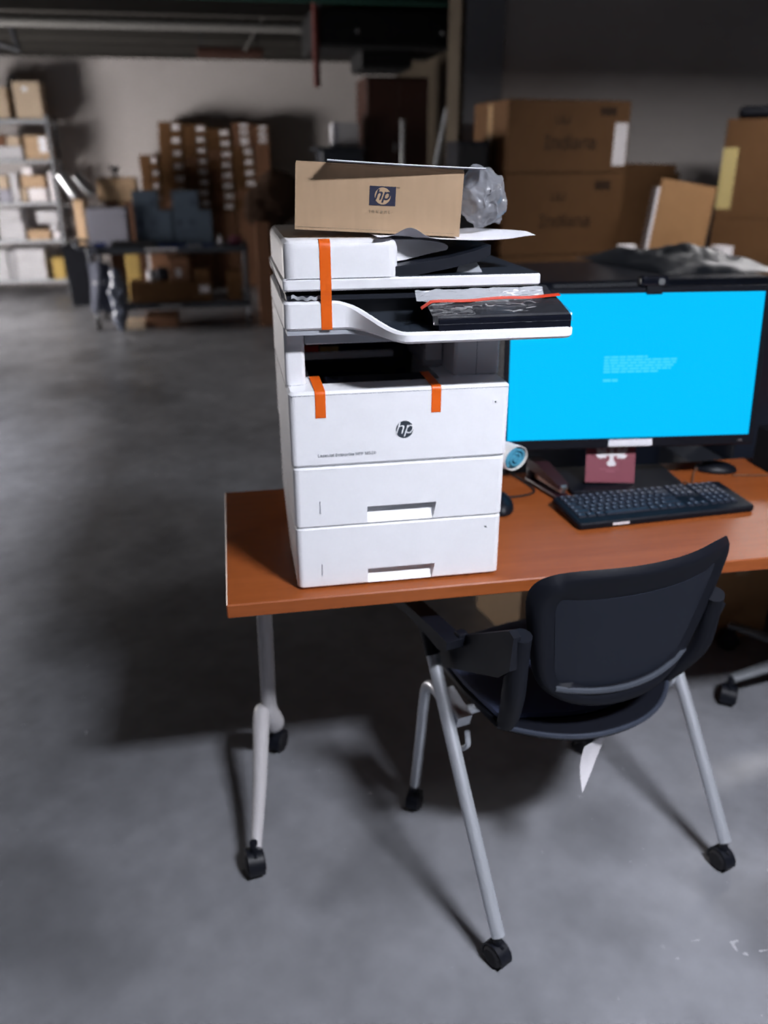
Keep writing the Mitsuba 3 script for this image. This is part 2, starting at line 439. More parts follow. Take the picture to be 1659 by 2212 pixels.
# fluorescent fixtures: housing, reflector skirt and tube panel
for kind, lx, ly, lz, ln, hd, rad, colr, skirt, lab in LAMPS:
    k, n = 'ceiling_lamp', 0
    while k in labels:
        n += 1; k = f'ceiling_lamp_{n:03d}'
    tag(k, lab, 'ceiling lamp')
    w = 0.30
    em = {'type': 'area', 'radiance': rgb(*[rad * c for c in colr])}
    for s in (-0.4, 0.4):
        p = rotz(hd) @ np.array([s * ln, 0, 0, 1])
        add(k + '__hanger', tube([(lx + p[0], ly + p[1], lz + 0.055), (lx + p[0], ly + p[1], CEIL)], 0.006, 6), 'dark_metal')
    if kind == 'panel':
        hs = cut(bx(-ln / 2, ln / 2, -w / 2, w / 2, -skirt, 0.06), bx(-ln / 2 + 0.01, ln / 2 - 0.01, -w / 2 + 0.01, w / 2 - 0.01, -skirt - 0.1, 0.015))
        add(k + '__housing', at(hs, lx, ly, lz, hd), 'shelf_metal')
        pan = trimesh.Trimesh([(-ln / 2 + 0.02, -w / 2 + 0.02, 0), (ln / 2 - 0.02, -w / 2 + 0.02, 0), (ln / 2 - 0.02, w / 2 - 0.02, 0), (-ln / 2 + 0.02, w / 2 - 0.02, 0)], [(0, 2, 1), (0, 3, 2)], process=False)
        scene[k + '__diffuser'] = mikit.ply(at(pan, lx, ly, lz, hd), 'sticker', emitter=em)
    else:
        add(k + '__housing', at(bx(-ln / 2 - 0.02, ln / 2 + 0.02, -0.09, 0.09, 0.02, 0.06, 0.004), lx, ly, lz, hd), 'shelf_metal')
        for i, o_ in enumerate((-0.055, 0.055)):
            tb = tube([(-ln / 2, o_, -0.005), (ln / 2, o_, -0.005)], 0.025, 10)
            scene[k + '__tube' + ('' if i == 0 else '_001')] = mikit.ply(at(tb, lx, ly, lz, hd), 'sticker', emitter=em)

# ------------------------------------------------------------------ the table
t = 'training_table'
tag(t, 'long cherry wood training table on castered legs carrying the printer and monitor', 'table')
TL, TD, TT = 2.44, 0.602, 0.030
add(t + '__tabletop', bx(0, TL, 0, TD, TH - TT, TH, 0.0025), 'cherry_wood')

def caster(key, x, y, yaw, r=0.024, w=0.016, gap=0.007, m='black_plastic'):
    """twin wheel caster standing on the floor at x, y; the hood over both wheels"""
    wh = []
    for s in (-1, 1):
        prof = [(0, -w / 2), (r - 0.005, -w / 2), (r, -w / 2 + 0.005), (r, w / 2 - 0.005), (r - 0.005, w / 2), (0, w / 2)]
        c = lathe(prof, 20)
        c.apply_transform(trimesh.transformations.rotation_matrix(math.pi / 2, [1, 0, 0]))
        c.apply_translation((0, s * (w / 2 + gap / 2), r))
        wh.append(at(c, x, y, 0, yaw))
    ang = np.linspace(-25, 190, 16) * D2R
    arc = [((r + 0.006) * math.cos(a), r + (r + 0.006) * math.sin(a)) for a in ang]
    inn = [((r + 0.0015) * math.cos(a), r + (r + 0.0015) * math.sin(a)) for a in ang[::-1]]
    hood = extr(Polygon(arc + inn), 2 * w + gap - 0.008, 'y', -(2 * w + gap) / 2 + 0.004)
    stem = trimesh.creation.cylinder(0.0095, 0.03, sections=14).apply_translation((0, 0, 2 * r + 0.016))
    web = bx(-r * 0.7, r * 0.7, -gap / 2 + 0.001, gap / 2 - 0.001, r * 0.6, 2 * r + 0.006)
    k = add(key, at(cat_(hood, stem, web), x, y, 0, yaw), m, 35)
    for a in wh:
        add(k + '__wheel', a, 'black_rubber', 35)
    return k

def table_leg(x0, mirror=1):
    fx = lambda x: x0 + mirror * (x - 0.078)
    k = t + '__leg'
    n = 0
    while k in labels:
        n += 1
        k = f'{t}__leg_{n:03d}'
    part(k, 'grey beige steel leg with a long front foot')
    add(k + '__column', tube(spline([(fx(0.079), 0.37, TH - TT - 0.012), (fx(0.076), 0.37, 0.40), (fx(0.074), 0.375, 0.235), (fx(0.080), 0.40, 0.165), (fx(0.088), 0.445, 0.112)], 6),
                             np.interp(np.linspace(0, 1, 25), [0, 0.5, 0.7, 0.85, 1], [0.0185, 0.0190, 0.027, 0.030, 0.018]), 14), 'beige_metal', 40)
    fp = spline([(fx(0.058), 0.395, 0.185), (fx(0.0555), 0.372, 0.215), (fx(0.050), 0.33, 0.205), (fx(0.037), 0.20, 0.135), (fx(0.018), 0.05, 0.070)], 8)
    add(k + '__foot', tube(fp, np.interp(np.linspace(0, 1, len(fp)), [0, 0.25, 0.5, 1], [0.015, 0.021, 0.0215, 0.0125]), 14), 'beige_metal', 40)
    add(k + '__mounting_plate', bx(fx(0.078) - 0.03, fx(0.078) + 0.03, 0.24, 0.50, TH - TT - 0.012, TH - TT - 0.0002, 0.002), 'beige_metal')
    return fx
for x0, mir in ((0.078, 1), (TL - 0.078, -1)):
    fx = table_leg(x0, mir)
    caster(t + '__caster', fx(0.013), 0.052, -80, 0.029, 0.018, 0.008)
    caster(t + '__caster', fx(0.092), 0.482, 62, 0.029, 0.018, 0.008)
add(t + '__crossbar', tube([(0.10, 0.395, 0.60), (TL - 0.10, 0.395, 0.60)], 0.016, 12), 'beige_metal', 40)

# ------------------------------------------------------------------ the printer (local frame: x right, y back, z up from the table top)
P = 'multifunction_printer'
tag(P, 'large white multifunction printer with orange packing tape standing on the table', 'printer')
def pl(mesh):
    return at(mesh, PX, PY, TH)
def pa(name, mesh, m, smooth=30):
    return add(P + '__' + name, pl(mesh), m, smooth)

def handle_cut(z0):
    # finger recess: deep at its top, its floor rising forward to the front at the bottom
    return hull([(0.145, 0.026, z0 + 0.0365), (0.283, 0.026, z0 + 0.0365), (0.145, -0.02, z0 + 0.0365), (0.283, -0.02, z0 + 0.0365),
                 (0.145, 0.022, z0 + 0.024), (0.279, 0.022, z0 + 0.024), (0.145, -0.0005, z0 + 0.0015), (0.276, -0.0005, z0 + 0.0015),
                 (0.145, -0.02, z0 + 0.0015), (0.276, -0.02, z0 + 0.0015)])
slotcut = lambda z: bx(0.0515, 0.0540, -0.01, 0.006, z, z + 0.026)
low = vbox(0.004, 0.4185, 0.0, 0.405, 0.004, 0.1335, 0.013)
low = cut(low, handle_cut(0.0005), slotcut(0.029), hull([(-0.02, 0.20, -0.01), (0.016, 0.20, -0.01), (-0.02, 0.20, 0.055), (-0.02, 0.45, -0.01), (0.03, 0.45, -0.01), (-0.02, 0.45, 0.14), (0.004, 0.45, 0.12)]))
pa('paper_tray', low, 'printer_white', 25)
pa('foot', cat_(*[at(trimesh.creation.cylinder(0.012, 0.006, sections=14), x, y, 0.003) for x in (0.05, 0.37) for y in (0.05, 0.36)]), 'black_rubber')
mid = vbox(0.004, 0.4195, 0.0, 0.405, 0.1350, 0.2575, 0.013)
mid = cut(mid, handle_cut(0.1355), slotcut(0.163))
pa('paper_tray', mid, 'printer_white', 25)
main = vbox(0.002, 0.4215, 0.0, 0.41, 0.2590, 0.4040, 0.013, 0.005)
pit = hull([(0.052, 0.055, 0.41), (0.300, 0.055, 0.41), (0.300, 0.33, 0.41), (0.052, 0.33, 0.41),
            (0.057, 0.075, 0.385), (0.295, 0.075, 0.385), (0.295, 0.33, 0.33), (0.057, 0.33, 0.33)])
main = cut(main, pit)
pa('front_door', main, 'printer_white', 25)
pa('seam', bx(0.008, 0.4165, -0.0006, 0.004, 0.3972, 0.3983), 'printer_grey')
# dark output bin lining and ramp
pa('output_bin', cat_(hull([(0.060, 0.078, 0.3855), (0.292, 0.078, 0.3855), (0.292, 0.31, 0.333), (0.060, 0.31, 0.333), (0.060, 0.078, 0.3875), (0.292, 0.078, 0.3875), (0.292, 0.31, 0.336), (0.060, 0.31, 0.336)]),
                      bx(0.046, 0.30, 0.315, 0.329, 0.335, 0.472)), 'gloss_black')
pa('paper_stop', hull([(0.080, 0.060, 0.4045), (0.285, 0.060, 0.4045), (0.285, 0.105, 0.4065), (0.080, 0.105, 0.4065), (0.078, 0.060, 0.4005), (0.287, 0.060, 0.4005), (0.287, 0.105, 0.3995), (0.078, 0.105, 0.3995)]), 'gloss_black')
# side posts and rear wall of the delivery gap
pa('left_post', vbox(0.0015, 0.0395, 0.050, 0.405, 0.4042, 0.516, 0.008, 0.002), 'printer_white')
pa('rear_wall', bx(0.0397, 0.330, 0.332, 0.40, 0.4042, 0.516), 'printer_grey')
pa('cross_bar', bx(0.040, 0.235, 0.200, 0.215, 0.418, 0.432, 0.002), 'printer_grey')
pa('under_panel', bx(0.040, 0.300, 0.050, 0.062, 0.480, 0.5150, 0.002), 'printer_grey')
pa('right_post', vbox(0.330, 0.4215, 0.075, 0.405, 0.4042, 0.511, 0.008, 0.002), 'printer_white')
pa('post_seam', bx(0.3745, 0.3758, 0.0743, 0.08, 0.4045, 0.511), 'printer_grey')
pa('bin_guide', cut(bx(0.290, 0.3298, 0.16, 0.331, 0.4042, 0.511, 0.003), bx(0.28, 0.30, 0.10, 0.25, 0.44, 0.50)), 'printer_grey')
pa('latch', bx(0.292, 0.325, 0.1525, 0.161, 0.418, 0.452, 0.002), 'printer_white')
k = pa('inner_tape', bx(0.050, 0.092, 0.3128, 0.3149, 0.404, 0.424), 'tape_red'); part(k, 'red tape inside the delivery gap')
k = pa('inner_label', bx(0.094, 0.135, 0.3128, 0.3149, 0.406, 0.421), 'cardboard_yellow')

# scanner base: left block, S-shaped front lip that carries the control panel, dark deck
def smooth01(t):
    t = np.clip(t, 0, 1)
    return t * t * (3 - 2 * t)
st = []
for a in np.linspace(90, 0, 7):                                # rounded left corner
    st.append((0.001 + 0.014 * (1 - math.sin((90 - a + 0) * D2R)), 0.014 - 0.014 * math.sin((90 - a) * D2R) if False else 0.014 * (1 - math.cos(a * D2R)) , 0.515, 0.5645))
st = [(0.001, 0.40, 0.515, 0.5645), (0.001, 0.20, 0.515, 0.5645), (0.001, 0.05, 0.515, 0.5645)]
for a in np.linspace(0, 90, 7):
    st.append((0.015 - 0.014 * math.cos(a * D2R), 0.014 - 0.014 * math.sin(a * D2R), 0.515, 0.5645))
for x in np.linspace(0.03, 0.212, 34):
    s = smooth01((x - 0.110) / 0.095)
    g = smooth01((x - 0.090) / 0.100)
    st.append((x, -0.100 * s, 0.515 - 0.010 * s, 0.5645 - 0.0405 * g))
for x in (0.26, 0.34, 0.42, 0.47):
    st.append((x, -0.1, 0.505, 0.524))
for a in np.linspace(0, 90, 8):
    st.append((0.478 + 0.022 * math.sin(a * D2R), -0.078 - 0.022 * math.cos(a * D2R), 0.505, 0.524))
for y in (0.0, 0.15, 0.36):
    st.append((0.50, y, 0.505, 0.524))
pa('control_fascia', ribbon(st, 0.010), 'printer_white', 35)
inner = Polygon([(0.006, 0.40), (0.006, 0.006)] + [(s[0], s[1] + 0.006) for s in st if s[1] < 0.005 and 0.03 <= s[0] < 0.47] + [(0.492, -0.092), (0.494, 0.36), (0.41, 0.40)]).buffer(0)
pa('scanner_base', extr(inner, 0.008, 'z', 0.506), 'printer_grey')
deck = Polygon([(0.085, 0.20), (0.085, 0.02), (0.115, 0.012), (0.145, -0.010), (0.168, -0.045), (0.186, -0.078), (0.200, -0.090), (0.487, -0.090), (0.488, 0.20)])
pa('deck', extr(deck, 0.006, 'z', 0.5145), 'deck_black')
pa('left_cap', extr(Polygon([(0.006, 0.40), (0.006, 0.006), (0.07, 0.006), (0.085, 0.03), (0.085, 0.40)]), 0.004, 'z', 0.5585), 'printer_white')
pa('scanner_core', bx(0.010, 0.460, 0.045, 0.40, 0.5205, 0.5815), 'deck_black')
pa('gap_trim', bx(0.008, 0.462, 0.012, 0.06, 0.5650, 0.5735), 'printer_black')
k = pa('seal_strip', solid_grid(np.array([[(0.016 + 0.055 * u, 0.004 + 0.004 * math.sin(9 * u), 0.567 + 0.0016 * math.sin(23 * u) + 0.006 * v + 0.009 * max(0, 0.3 - u)) for v in (0, 1)] for u in np.linspace(0, 1, 24)]), 0.0006), 'clear_tape', True)
part(k, 'crumpled clear seal strip in the scanner gap')

# touch panel, wrapped in clear film and held with red tape
prof = Polygon([(-0.093, 0.5225), (-0.093, 0.541), (-0.089, 0.5445), (0.020, 0.5735), (0.030, 0.5735), (0.030, 0.5225)])
k = pa('control_panel', extr(prof, 0.236, 'x', 0.256), 'gloss_black'); part(k, 'glossy black touch screen control panel')
def panel_top(y):
    return 0.5445 + (y + 0.089) * (0.029 / 0.109)
G = []
for u in np.linspace(0, 1, 40):
    row = []
    for v in np.linspace(0, 1, 30):
        x = 0.246 + u * (0.250 - 0.012 * v); y = -0.096 + v * 0.115
        e = meshkit.fbm(np.array([x * 60, y * 60, 1.0]), 3, 5) - 0.5
        z = panel_top(max(y, -0.089)) + 0.0025 + 0.007 * abs(e) * (0.4 + 1.3 * v) + 0.008 * max(0, v - 0.75)
        if v < 0.05: z -= 0.012
        row.append((x, y, z))
    G.append(row)
k = pa('panel_film', solid_grid(np.array(G), 0.0004), 'thin_film', True); part(k, 'clear plastic film wrapped over the control panel')
G = [[(0.236 + u * 0.258, -0.046 + 0.014 * u + w, panel_top(-0.046 + 0.014 * u + w) + 0.0075 + 0.001 * math.sin(14 * u) - 0.010 * max(0, 0.07 - u) / 0.07) for w in (0, 0.010)] for u in np.linspace(0, 1, 30)]
k = pa('panel_tape', solid_grid(np.array(G), 0.0008), 'tape_red', True); part(k, 'thin red tape across the control panel')

G = []
for u in np.linspace(0, 1, 50):
    row = []
    for w in np.linspace(0, 1, 14):
        x = 0.232 + 0.236 * u
        e = meshkit.fbm(np.array([x * 55, w * 3.0, 4.0]), 3, 8) - 0.5
        row.append((x, -0.006 - 0.024 * (1 - w) * (0.7 + 0.3 * math.sin(6 * u)) + 0.012 * e, 0.5590 + 0.0055 * (x > 0) + 0.0165 * w + 0.004 * e))
    G.append(row)
k = pa('film_fold', solid_grid(np.array(G), 0.0004), 'clear_tape', 40); part(k, 'crumpled clear film bunched under the scanner lid')
# scanner lid and document feeder
pa('scanner_lid', vbox(0.001, 0.468, -0.001, 0.405, 0.5825, 0.6030, 0.010, 0.003), 'printer_white', 25)
adf = hull([p for z, e in ((0.6035, 0.0), (0.652, 0.0), (0.661, 0.0035), (0.666, 0.010)) for p in [(x, y, z) for x, y in sbox(0.004 + 0.02, 0.0 + 0.02, 0.205 - 0.02, 0.40 - 0.02).buffer(0.02 - e * 0.9, quad_segs=6).exterior.coords]])
pa('document_feeder', adf, 'printer_white', 25)
pa('feeder_seam', bx(0.010, 0.190, -0.0006, 0.003, 0.6034, 0.6042), 'printer_grey')
wedge = Polygon([(0.190, 0.622), (0.190, 0.662), (0.255, 0.660), (0.298, 0.6535), (0.306, 0.648), (0.303, 0.642), (0.270, 0.636), (0.225, 0.626)]).buffer(-0.003).buffer(0.003, quad_segs=4)
pa('feeder_tray', extr(wedge, 0.32, 'y', 0.050), 'printer_white', 30)
slot = Polygon([(0.190, 0.6035), (0.190, 0.6135), (0.198, 0.6195), (0.30, 0.6330), (0.345, 0.6440), (0.372, 0.6530), (0.372, 0.636), (0.350, 0.625), (0.30, 0.6150), (0.235, 0.6040)])
pa('exit_tray', extr(slot, 0.32, 'y', 0.007), 'printer_black', 30)
pa('tray_support', hull([(x, y, z) for y in (0.03, 0.28) for x, z in ((0.315, 0.6032), (0.366, 0.6032), (0.352, 0.625), (0.322, 0.618))]), 'printer_grey')
pa('output_plate', extr(Polygon([(0.208, 0.006), (0.460, 0.006), (0.462, 0.39), (0.208, 0.39)]).buffer(0.003), 0.0016, 'z', 0.6029), 'deck_black')
# thin seams on the left side
pa('side_seam', extr(Polygon([(0.02, 0.569), (0.06, 0.5765), (0.40, 0.598), (0.40, 0.6), (0.06, 0.579), (0.02, 0.5715)]), 0.002, 'x', -0.0004), 'printer_seam')

# orange packing tape
def tape(name, pts, x0, x1, m='tape_orange', lab='orange packing tape strip'):
    s = spline(pts, 5)
    G = np.array([[(x0 + skew, y, z) for skew in (0, x1 - x0)] for y, z in s])
    k = pa(name, solid_grid(G, 0.0007), m, True)
    part(k, lab)
    return k
tape('packing_tape', [(0.020, 0.6672), (0.008, 0.6668), (0.0005, 0.659), (-0.0012, 0.640), (-0.0012, 0.61), (-0.0022, 0.59), (-0.0022, 0.580), (-0.0012, 0.570), (-0.0012, 0.54), (-0.0012, 0.516)], 0.0665, 0.0855, lab='long orange packing tape strip down the front of the document feeder')
tape('packing_tape', [(0.105, 0.4078), (0.060, 0.4070), (0.020, 0.4056), (0.004, 0.4052), (-0.0010, 0.400), (-0.0012, 0.39), (-0.0012, 0.355)], 0.0505, 0.0695, lab='orange packing tape strip at the left of the paper outlet')
tape('packing_tape', [(0.105, 0.4078), (0.060, 0.4070), (0.020, 0.4056), (0.004, 0.4052), (-0.0010, 0.400), (-0.0012, 0.39), (-0.0012, 0.355)], 0.2685, 0.2865, lab='orange packing tape strip at the middle of the paper outlet')

# round maker's mark: dark disc with two slanted letters left open
def italic_letters(h, cx, cz, y, scale=1.0, shear=0.32, bold=True, depth=0.0008):
    t0 = meshkit.text_mesh('hp', h, depth, bold)
    v = t0.vertices.copy()
    v[:, 0] += shear * v[:, 1]
    c = (v.min(0) + v.max(0)) / 2
    v -= c
    t0.vertices = np.stack([cx + v[:, 0], y - v[:, 2], cz + v[:, 1]], 1)
    return t0
disc = trimesh.creation.cylinder(0.0166, 0.0012, sections=40)
disc.apply_transform(trimesh.transformations.rotation_matrix(math.pi / 2, [1, 0, 0]))
pa('emblem', at(disc, 0.2175, -0.0006, 0.3245), 'logo_dark')
k = pa('emblem_letters', italic_letters(0.0215, 0.2175, 0.3245, -0.0014, bold=False), 'printer_white', False)
k = pa('model_lettering', text_on_front('LaserJet Enterprise MFP M528', 0.0055, 0.052, -0.0002, 0.2790), 'print_slate', False)
pa('button', bx(0.388, 0.399, -0.0008, 0.002, 0.3655, 0.3725, 0.0006), 'printer_white')
pa('button_mark', bx(0.3915, 0.3945, -0.0013, 0.0, 0.3675, 0.3705), 'logo_dark')
pa('level_mark', bx(0.384, 0.3885, -0.0008, 0.001, 0.1085, 0.1115), 'logo_dark')

# ------------------------------------------------------------------ things on top of the printer
# brown accessory box, tilted down to its right
c = 'accessory_box'
tag(c, 'small brown cardboard box with a dark blue emblem lying on top of the printer', 'box')
MB = trimesh.transformations.rotation_matrix(3.0 * D2R, [0, 1, 0])
def bl_(mesh):
    m = mesh.copy(); m.apply_transform(MB); m.apply_transform(rotz(-5.5)); m.apply_translation((PX + 0.0300, PY + 0.046, TH + 0.6815))
    return m
BW, BH, BD = 0.288, 0.1065, 0.20
add(c + '__body', bl_(hull([(x, y, z) for x in (0, BW) for y in (0, BD) for z in (0, BH)] + [(BW * 0.9, -0.001, z) for z in (0.002, BH - 0.002)])), 'cardboard')
add(c + '__flap', bl_(bx(0.001, BW - 0.001, 0.0005, 0.09, BH, BH + 0.003)), 'cardboard')
add(c + '__emblem_field', bl_(bx(0.127, 0.172, -0.0016, 0.001, 0.0455, 0.0765)), 'print_dark')
disc2 = trimesh.creation.cylinder(0.0138, 0.0010, sections=36); disc2.apply_transform(trimesh.transformations.rotation_matrix(math.pi / 2, [1, 0, 0]))
add(c + '__emblem_disc', bl_(at(disc2, 0.1495, -0.0018, 0.0610)), 'cardboard')
add(c + '__emblem_letters', bl_(italic_letters(0.0165, 0.1495, 0.0610, -0.0023, bold=True)), 'print_dark')
add(c + '__lettering', bl_(at(text_on_front('i n v e n t', 0.0062, 0.1275, -0.0011, 0.0330), 0, 0, 0)), 'print_grey')
add(c + '__trademark', bl_(text_on_front('TM', 0.0022, 0.1740, -0.0011, 0.0745)), 'print_grey')
add(c + '__crease', bl_(bx(0.003, BW - 0.01, -0.0012, 0, 0.0045, 0.0052)), 'print_grey')
# sheet on the box
G = []
for u in np.linspace(0, 1, 12):
    G.append([(0.052 + 0.272 * u + 0.02 * v, -0.040 + 0.034 * u + 0.205 * v, BH + 0.0070 + 0.004 * (u - 0.5) ** 2) for v in np.linspace(0, 1, 8)])
k = add('paper_sheet', bl_(solid_grid(np.array(G), 0.0030)), 'paper_white', True)
tag(k, 'white paper sheet lying on top of the small brown box', 'paper')
# sheet under the box and bag, its front edge arched, its right end curling
G = []
for u in np.linspace(0, 1, 40):
    row = []
    for v in np.linspace(0, 1, 12):
        x = 0.165 + 0.295 * u
        fr = (1 - v)
        y = -0.010 + 0.035 * u + 0.25 * v * (1 - 0.80 * u ** 3)
        yb = 0.046 - 0.0963 * (x - 0.030)
        fr = 1.0 if x > 0.335 else min(1, max(0, (yb - 0.005 - y) / 0.022))
        under = 0.6815 - 0.0524 * ((x - 0.030) * 0.9954 - (y - 0.046) * 0.0958) - 0.0032
        z = max(min(under, 0.6785 - 0.0524 * (x - 0.030)), 0.6580) + (0.017 * math.exp(-((u - 0.20) / 0.09) ** 2) * fr) + 0.014 * v * smooth01((u - 0.58) / 0.2) * (1 - 0.8 * u * u) + 0.022 * max(0, u - 0.62) + 0.004 * math.sin(u * 15) * max(0, u - 0.6)
        row.append((x, y, z))
    G.append(row)
k = add('paper_sheet', pl(solid_grid(np.array(G), 0.0009)), 'paper_white', True)
tag(k, 'wrinkled white sheet under the brown box curling past the document feeder', 'paper')
# clear plastic bag at the right of the box
b0 = trimesh.creation.icosphere(4, 1.0)
v = b0.vertices.copy()
cell = np.stack([meshkit.noise(v * 2.1 + s, s) for s in (3, 7, 12)], 1) - 0.5
ridge = np.abs(meshkit.fbm(v * 2.6 + 4, 3, 9) - 0.5)
v = v * (1 - 0.55 * ridge[:, None]) + cell * 0.35
v = v * np.array([0.046, 0.060, 0.055])
b0.vertices = v
b0.apply_transform(trimesh.transformations.rotation_matrix(-18 * D2R, [0, 1, 0]))
lo = b0.vertices[:, 2].min()
k = add('plastic_bag', pl(at(b0, 0.3860, 0.125, 0.672 - lo)), 'clear_film', 50)
tag(k, 'crumpled clear plastic bag beside the small brown box on the printer', 'bag')

# ------------------------------------------------------------------ monitor
m_ = 'monitor'
tag(m_, 'large black monitor showing a bright blue screen on the table', 'monitor')
SC = np.array([1.0283, 0.4600, 1.0571]); SW, SH = 0.6354, 0.3574
yaw, tilt = -0.0903, 0.101
Xv = np.array([math.cos(yaw), math.sin(yaw), 0]); Nv = np.array([math.sin(yaw), -math.cos(yaw), 0])
Uv = np.array([0, 0, 1]) * math.cos(tilt) - Nv * math.sin(tilt)
Fv = np.cross(Xv, Uv)   # out of the screen, towards the viewer
MM = np.eye(4); MM[:3, 0], MM[:3, 1], MM[:3, 2], MM[:3, 3] = Xv, Uv, Fv, SC
def ml(mesh):
    m = mesh.copy(); m.apply_transform(MM); return m
bz = 0.014
fr = cut(bx(-SW / 2 - bz, SW / 2 + bz, -SH / 2 - 0.026, SH / 2 + bz, -0.020, 0.006, 0.003), bx(-SW / 2, SW / 2, -SH / 2, SH / 2, 0.0, 0.02))
add(m_ + '__bezel', ml(fr), 'black_plastic')
add(m_ + '__rear_cover', ml(hull([(x, y, -0.020) for x in (-SW / 2, SW / 2) for y in (-SH / 2 - 0.02, SH / 2)] + [(x, y, -0.048) for x in (-0.2, 0.2) for y in (-0.12, 0.12)])), 'black_plastic')
pan = trimesh.Trimesh([(-SW / 2, -SH / 2, 0.0008), (SW / 2, -SH / 2, 0.0008), (SW / 2, SH / 2, 0.0008), (-SW / 2, SH / 2, 0.0008)], [(0, 1, 2), (0, 2, 3)], process=False)
k = m_ + '__screen'
scene[k] = mikit.ply(ml(pan), 'glass_dark', emitter={'type': 'area', 'radiance': rgb(*SCREEN)})
part(k, 'glowing bright blue screen')
# faint unreadable lines of text on the screen: word-long light strokes
r2 = random.Random(3)
words = []
def line(x, y, w, h=0.0046):
    end = x + w
    while x < end - 0.004:
        a = min(r2.uniform(0.010, 0.026), end - x)
        words.append(bx(x, x + a, y, y + h, 0.0008, 0.0013))
        x += a + 0.0030
for i, w in enumerate((0.110, 0.186, 0.184, 0.178, 0.172, 0.142)):
    line(-0.0785, 0.0230 - i * 0.0072, w)
line(-0.078, -0.0350, 0.037, 0.006)
scene[m_ + '__screen_text'] = mikit.ply(ml(cat_(*words)), 'glass_dark', emitter={'type': 'area', 'radiance': rgb(0.06, 0.72, 1.02)})
part(m_ + '__screen_text', 'small pale blue lines of text on the screen')
k = add(m_ + '__sticker', ml(rb(-0.056, 0.060, -SH / 2 - 0.0215, -SH / 2 - 0.003, 0.0062, 0.0092, 0.0014, 8)), 'sticker_bright', 30)
part(k, 'white sticker strip on the lower bezel')
k = add(m_ + '__power_light', ml(rb(0.288, 0.299, -SH / 2 - 0.016, -SH / 2 - 0.012, 0.006, 0.0075, 0.0007, 6)), 'steel')
MR = np.eye(4); MR[:3, 0], MR[:3, 1], MR[:3, 3] = Xv, -Nv, (SC[0], SC[1], 0)
def mr(mesh):
    m = mesh.copy(); m.apply_transform(MR); return m
add(m_ + '__stand_column', mr(bx(-0.045, 0.045, 0.055, 0.085, TH + 0.011, 1.08, 0.006)), 'black_plastic')
add(m_ + '__stand_mount', mr(bx(-0.05, 0.05, 0.025, 0.06, 0.99, 1.10, 0.006)), 'black_plastic')
add(m_ + '__stand_base', mr(vbox(-0.150, 0.160, -0.060, 0.125, TH + 0.0003, TH + 0.012, 0.012, 0.002)), 'black_soft', 30)
# webcam on the monitor
w_ = 'webcam'
tag(w_, 'small black webcam clipped on the top edge of the monitor', 'webcam')
wy = SH / 2 + bz
add(w_ + '__body', ml(rb(-0.004, 0.066, wy + 0.0005, wy + 0.026, -0.020, 0.012, 0.007, 10)), 'gloss_black', 40)
lens = trimesh.creation.cylinder(0.008, 0.004, sections=18)
add(w_ + '__lens', ml(at(lens, 0.046, wy + 0.012, 0.0135)), 'steel', 40)
add(w_ + '__clip', ml(bx(0.012, 0.052, wy - 0.018, wy + 0.004, 0.0065, 0.011, 0.001)), 'black_plastic')

# maroon card leaning on the stand column
c_ = 'maroon_card'
tag(c_, 'maroon card with a white tree emblem leaning on the monitor stand', 'card')
CB = np.eye(4)
lean = 0.30
cU = np.array([0, 0, 1]) * math.cos(lean) - Nv * math.sin(lean)
bb = SC + Xv * -0.037 - np.array([0, 0, SC[2]]) + np.array([0, 0, TH + 0.0135]) + Nv * 0.018
rollc = -0.05
cX = Xv * math.cos(rollc) + cU * math.sin(rollc)
cU2 = -Xv * math.sin(rollc) + cU * math.cos(rollc)
CB[:3, 0], CB[:3, 1], CB[:3, 2], CB[:3, 3] = cX, cU2, np.cross(cX, cU2), bb
def cl_(mesh):
    m = mesh.copy(); m.apply_transform(CB); m.apply_translation((0, 0, 0.0034)); return m
add(c_ + '__body', cl_(bx(-0.066, 0.066, 0, 0.132, -0.0012, 0.0, 0.0003)), 'card_maroon')
leaves = [at(trimesh.creation.cylinder(0.0125, 0.0006, sections=20), 0.002, 0.050, 0.0004, M=np.diag([1.0, 0.62, 1, 1])), bx(-0.004, 0.008, 0.052, 0.098, 0.0001, 0.0006)]
for a, rr, ln_, wd in ((200, 0.044, 0.010, .004), (168, 0.036, 0.019, 0.0065), (130, 0.038, 0.012, 0.005), (90, 0.042, 0.022, 0.006), (50, 0.038, 0.012, 0.005), (12, 0.036, 0.019, 0.0065), (-20, 0.044, 0.010, .004)):
    e = trimesh.creation.cylinder(1.0, 0.0006, sections=16)
    e.apply_transform(np.diag([wd, ln_, 1, 1]))
    leaves.append(at(e, 0.002 + rr * math.cos(a * D2R) * 0.80, 0.074 + rr * 0.42 * math.sin(a * D2R), 0.0004, (a - 90) * 0.55))
leaves.append(bx(-0.022, 0.026, 0.070, 0.078, 0.0001, 0.0006))
k = add(c_ + '__emblem', cl_(cat_(*leaves)), 'sticker'); part(k, 'white tree shaped emblem')
add(c_ + '__text_line', cl_(cat_(bx(-0.028, 0.026, 0.034, 0.0365, 0.0001, 0.0004), bx(-0.012, 0.012, 0.027, 0.032, 0.0001, 0.0004))), 'card_edge')

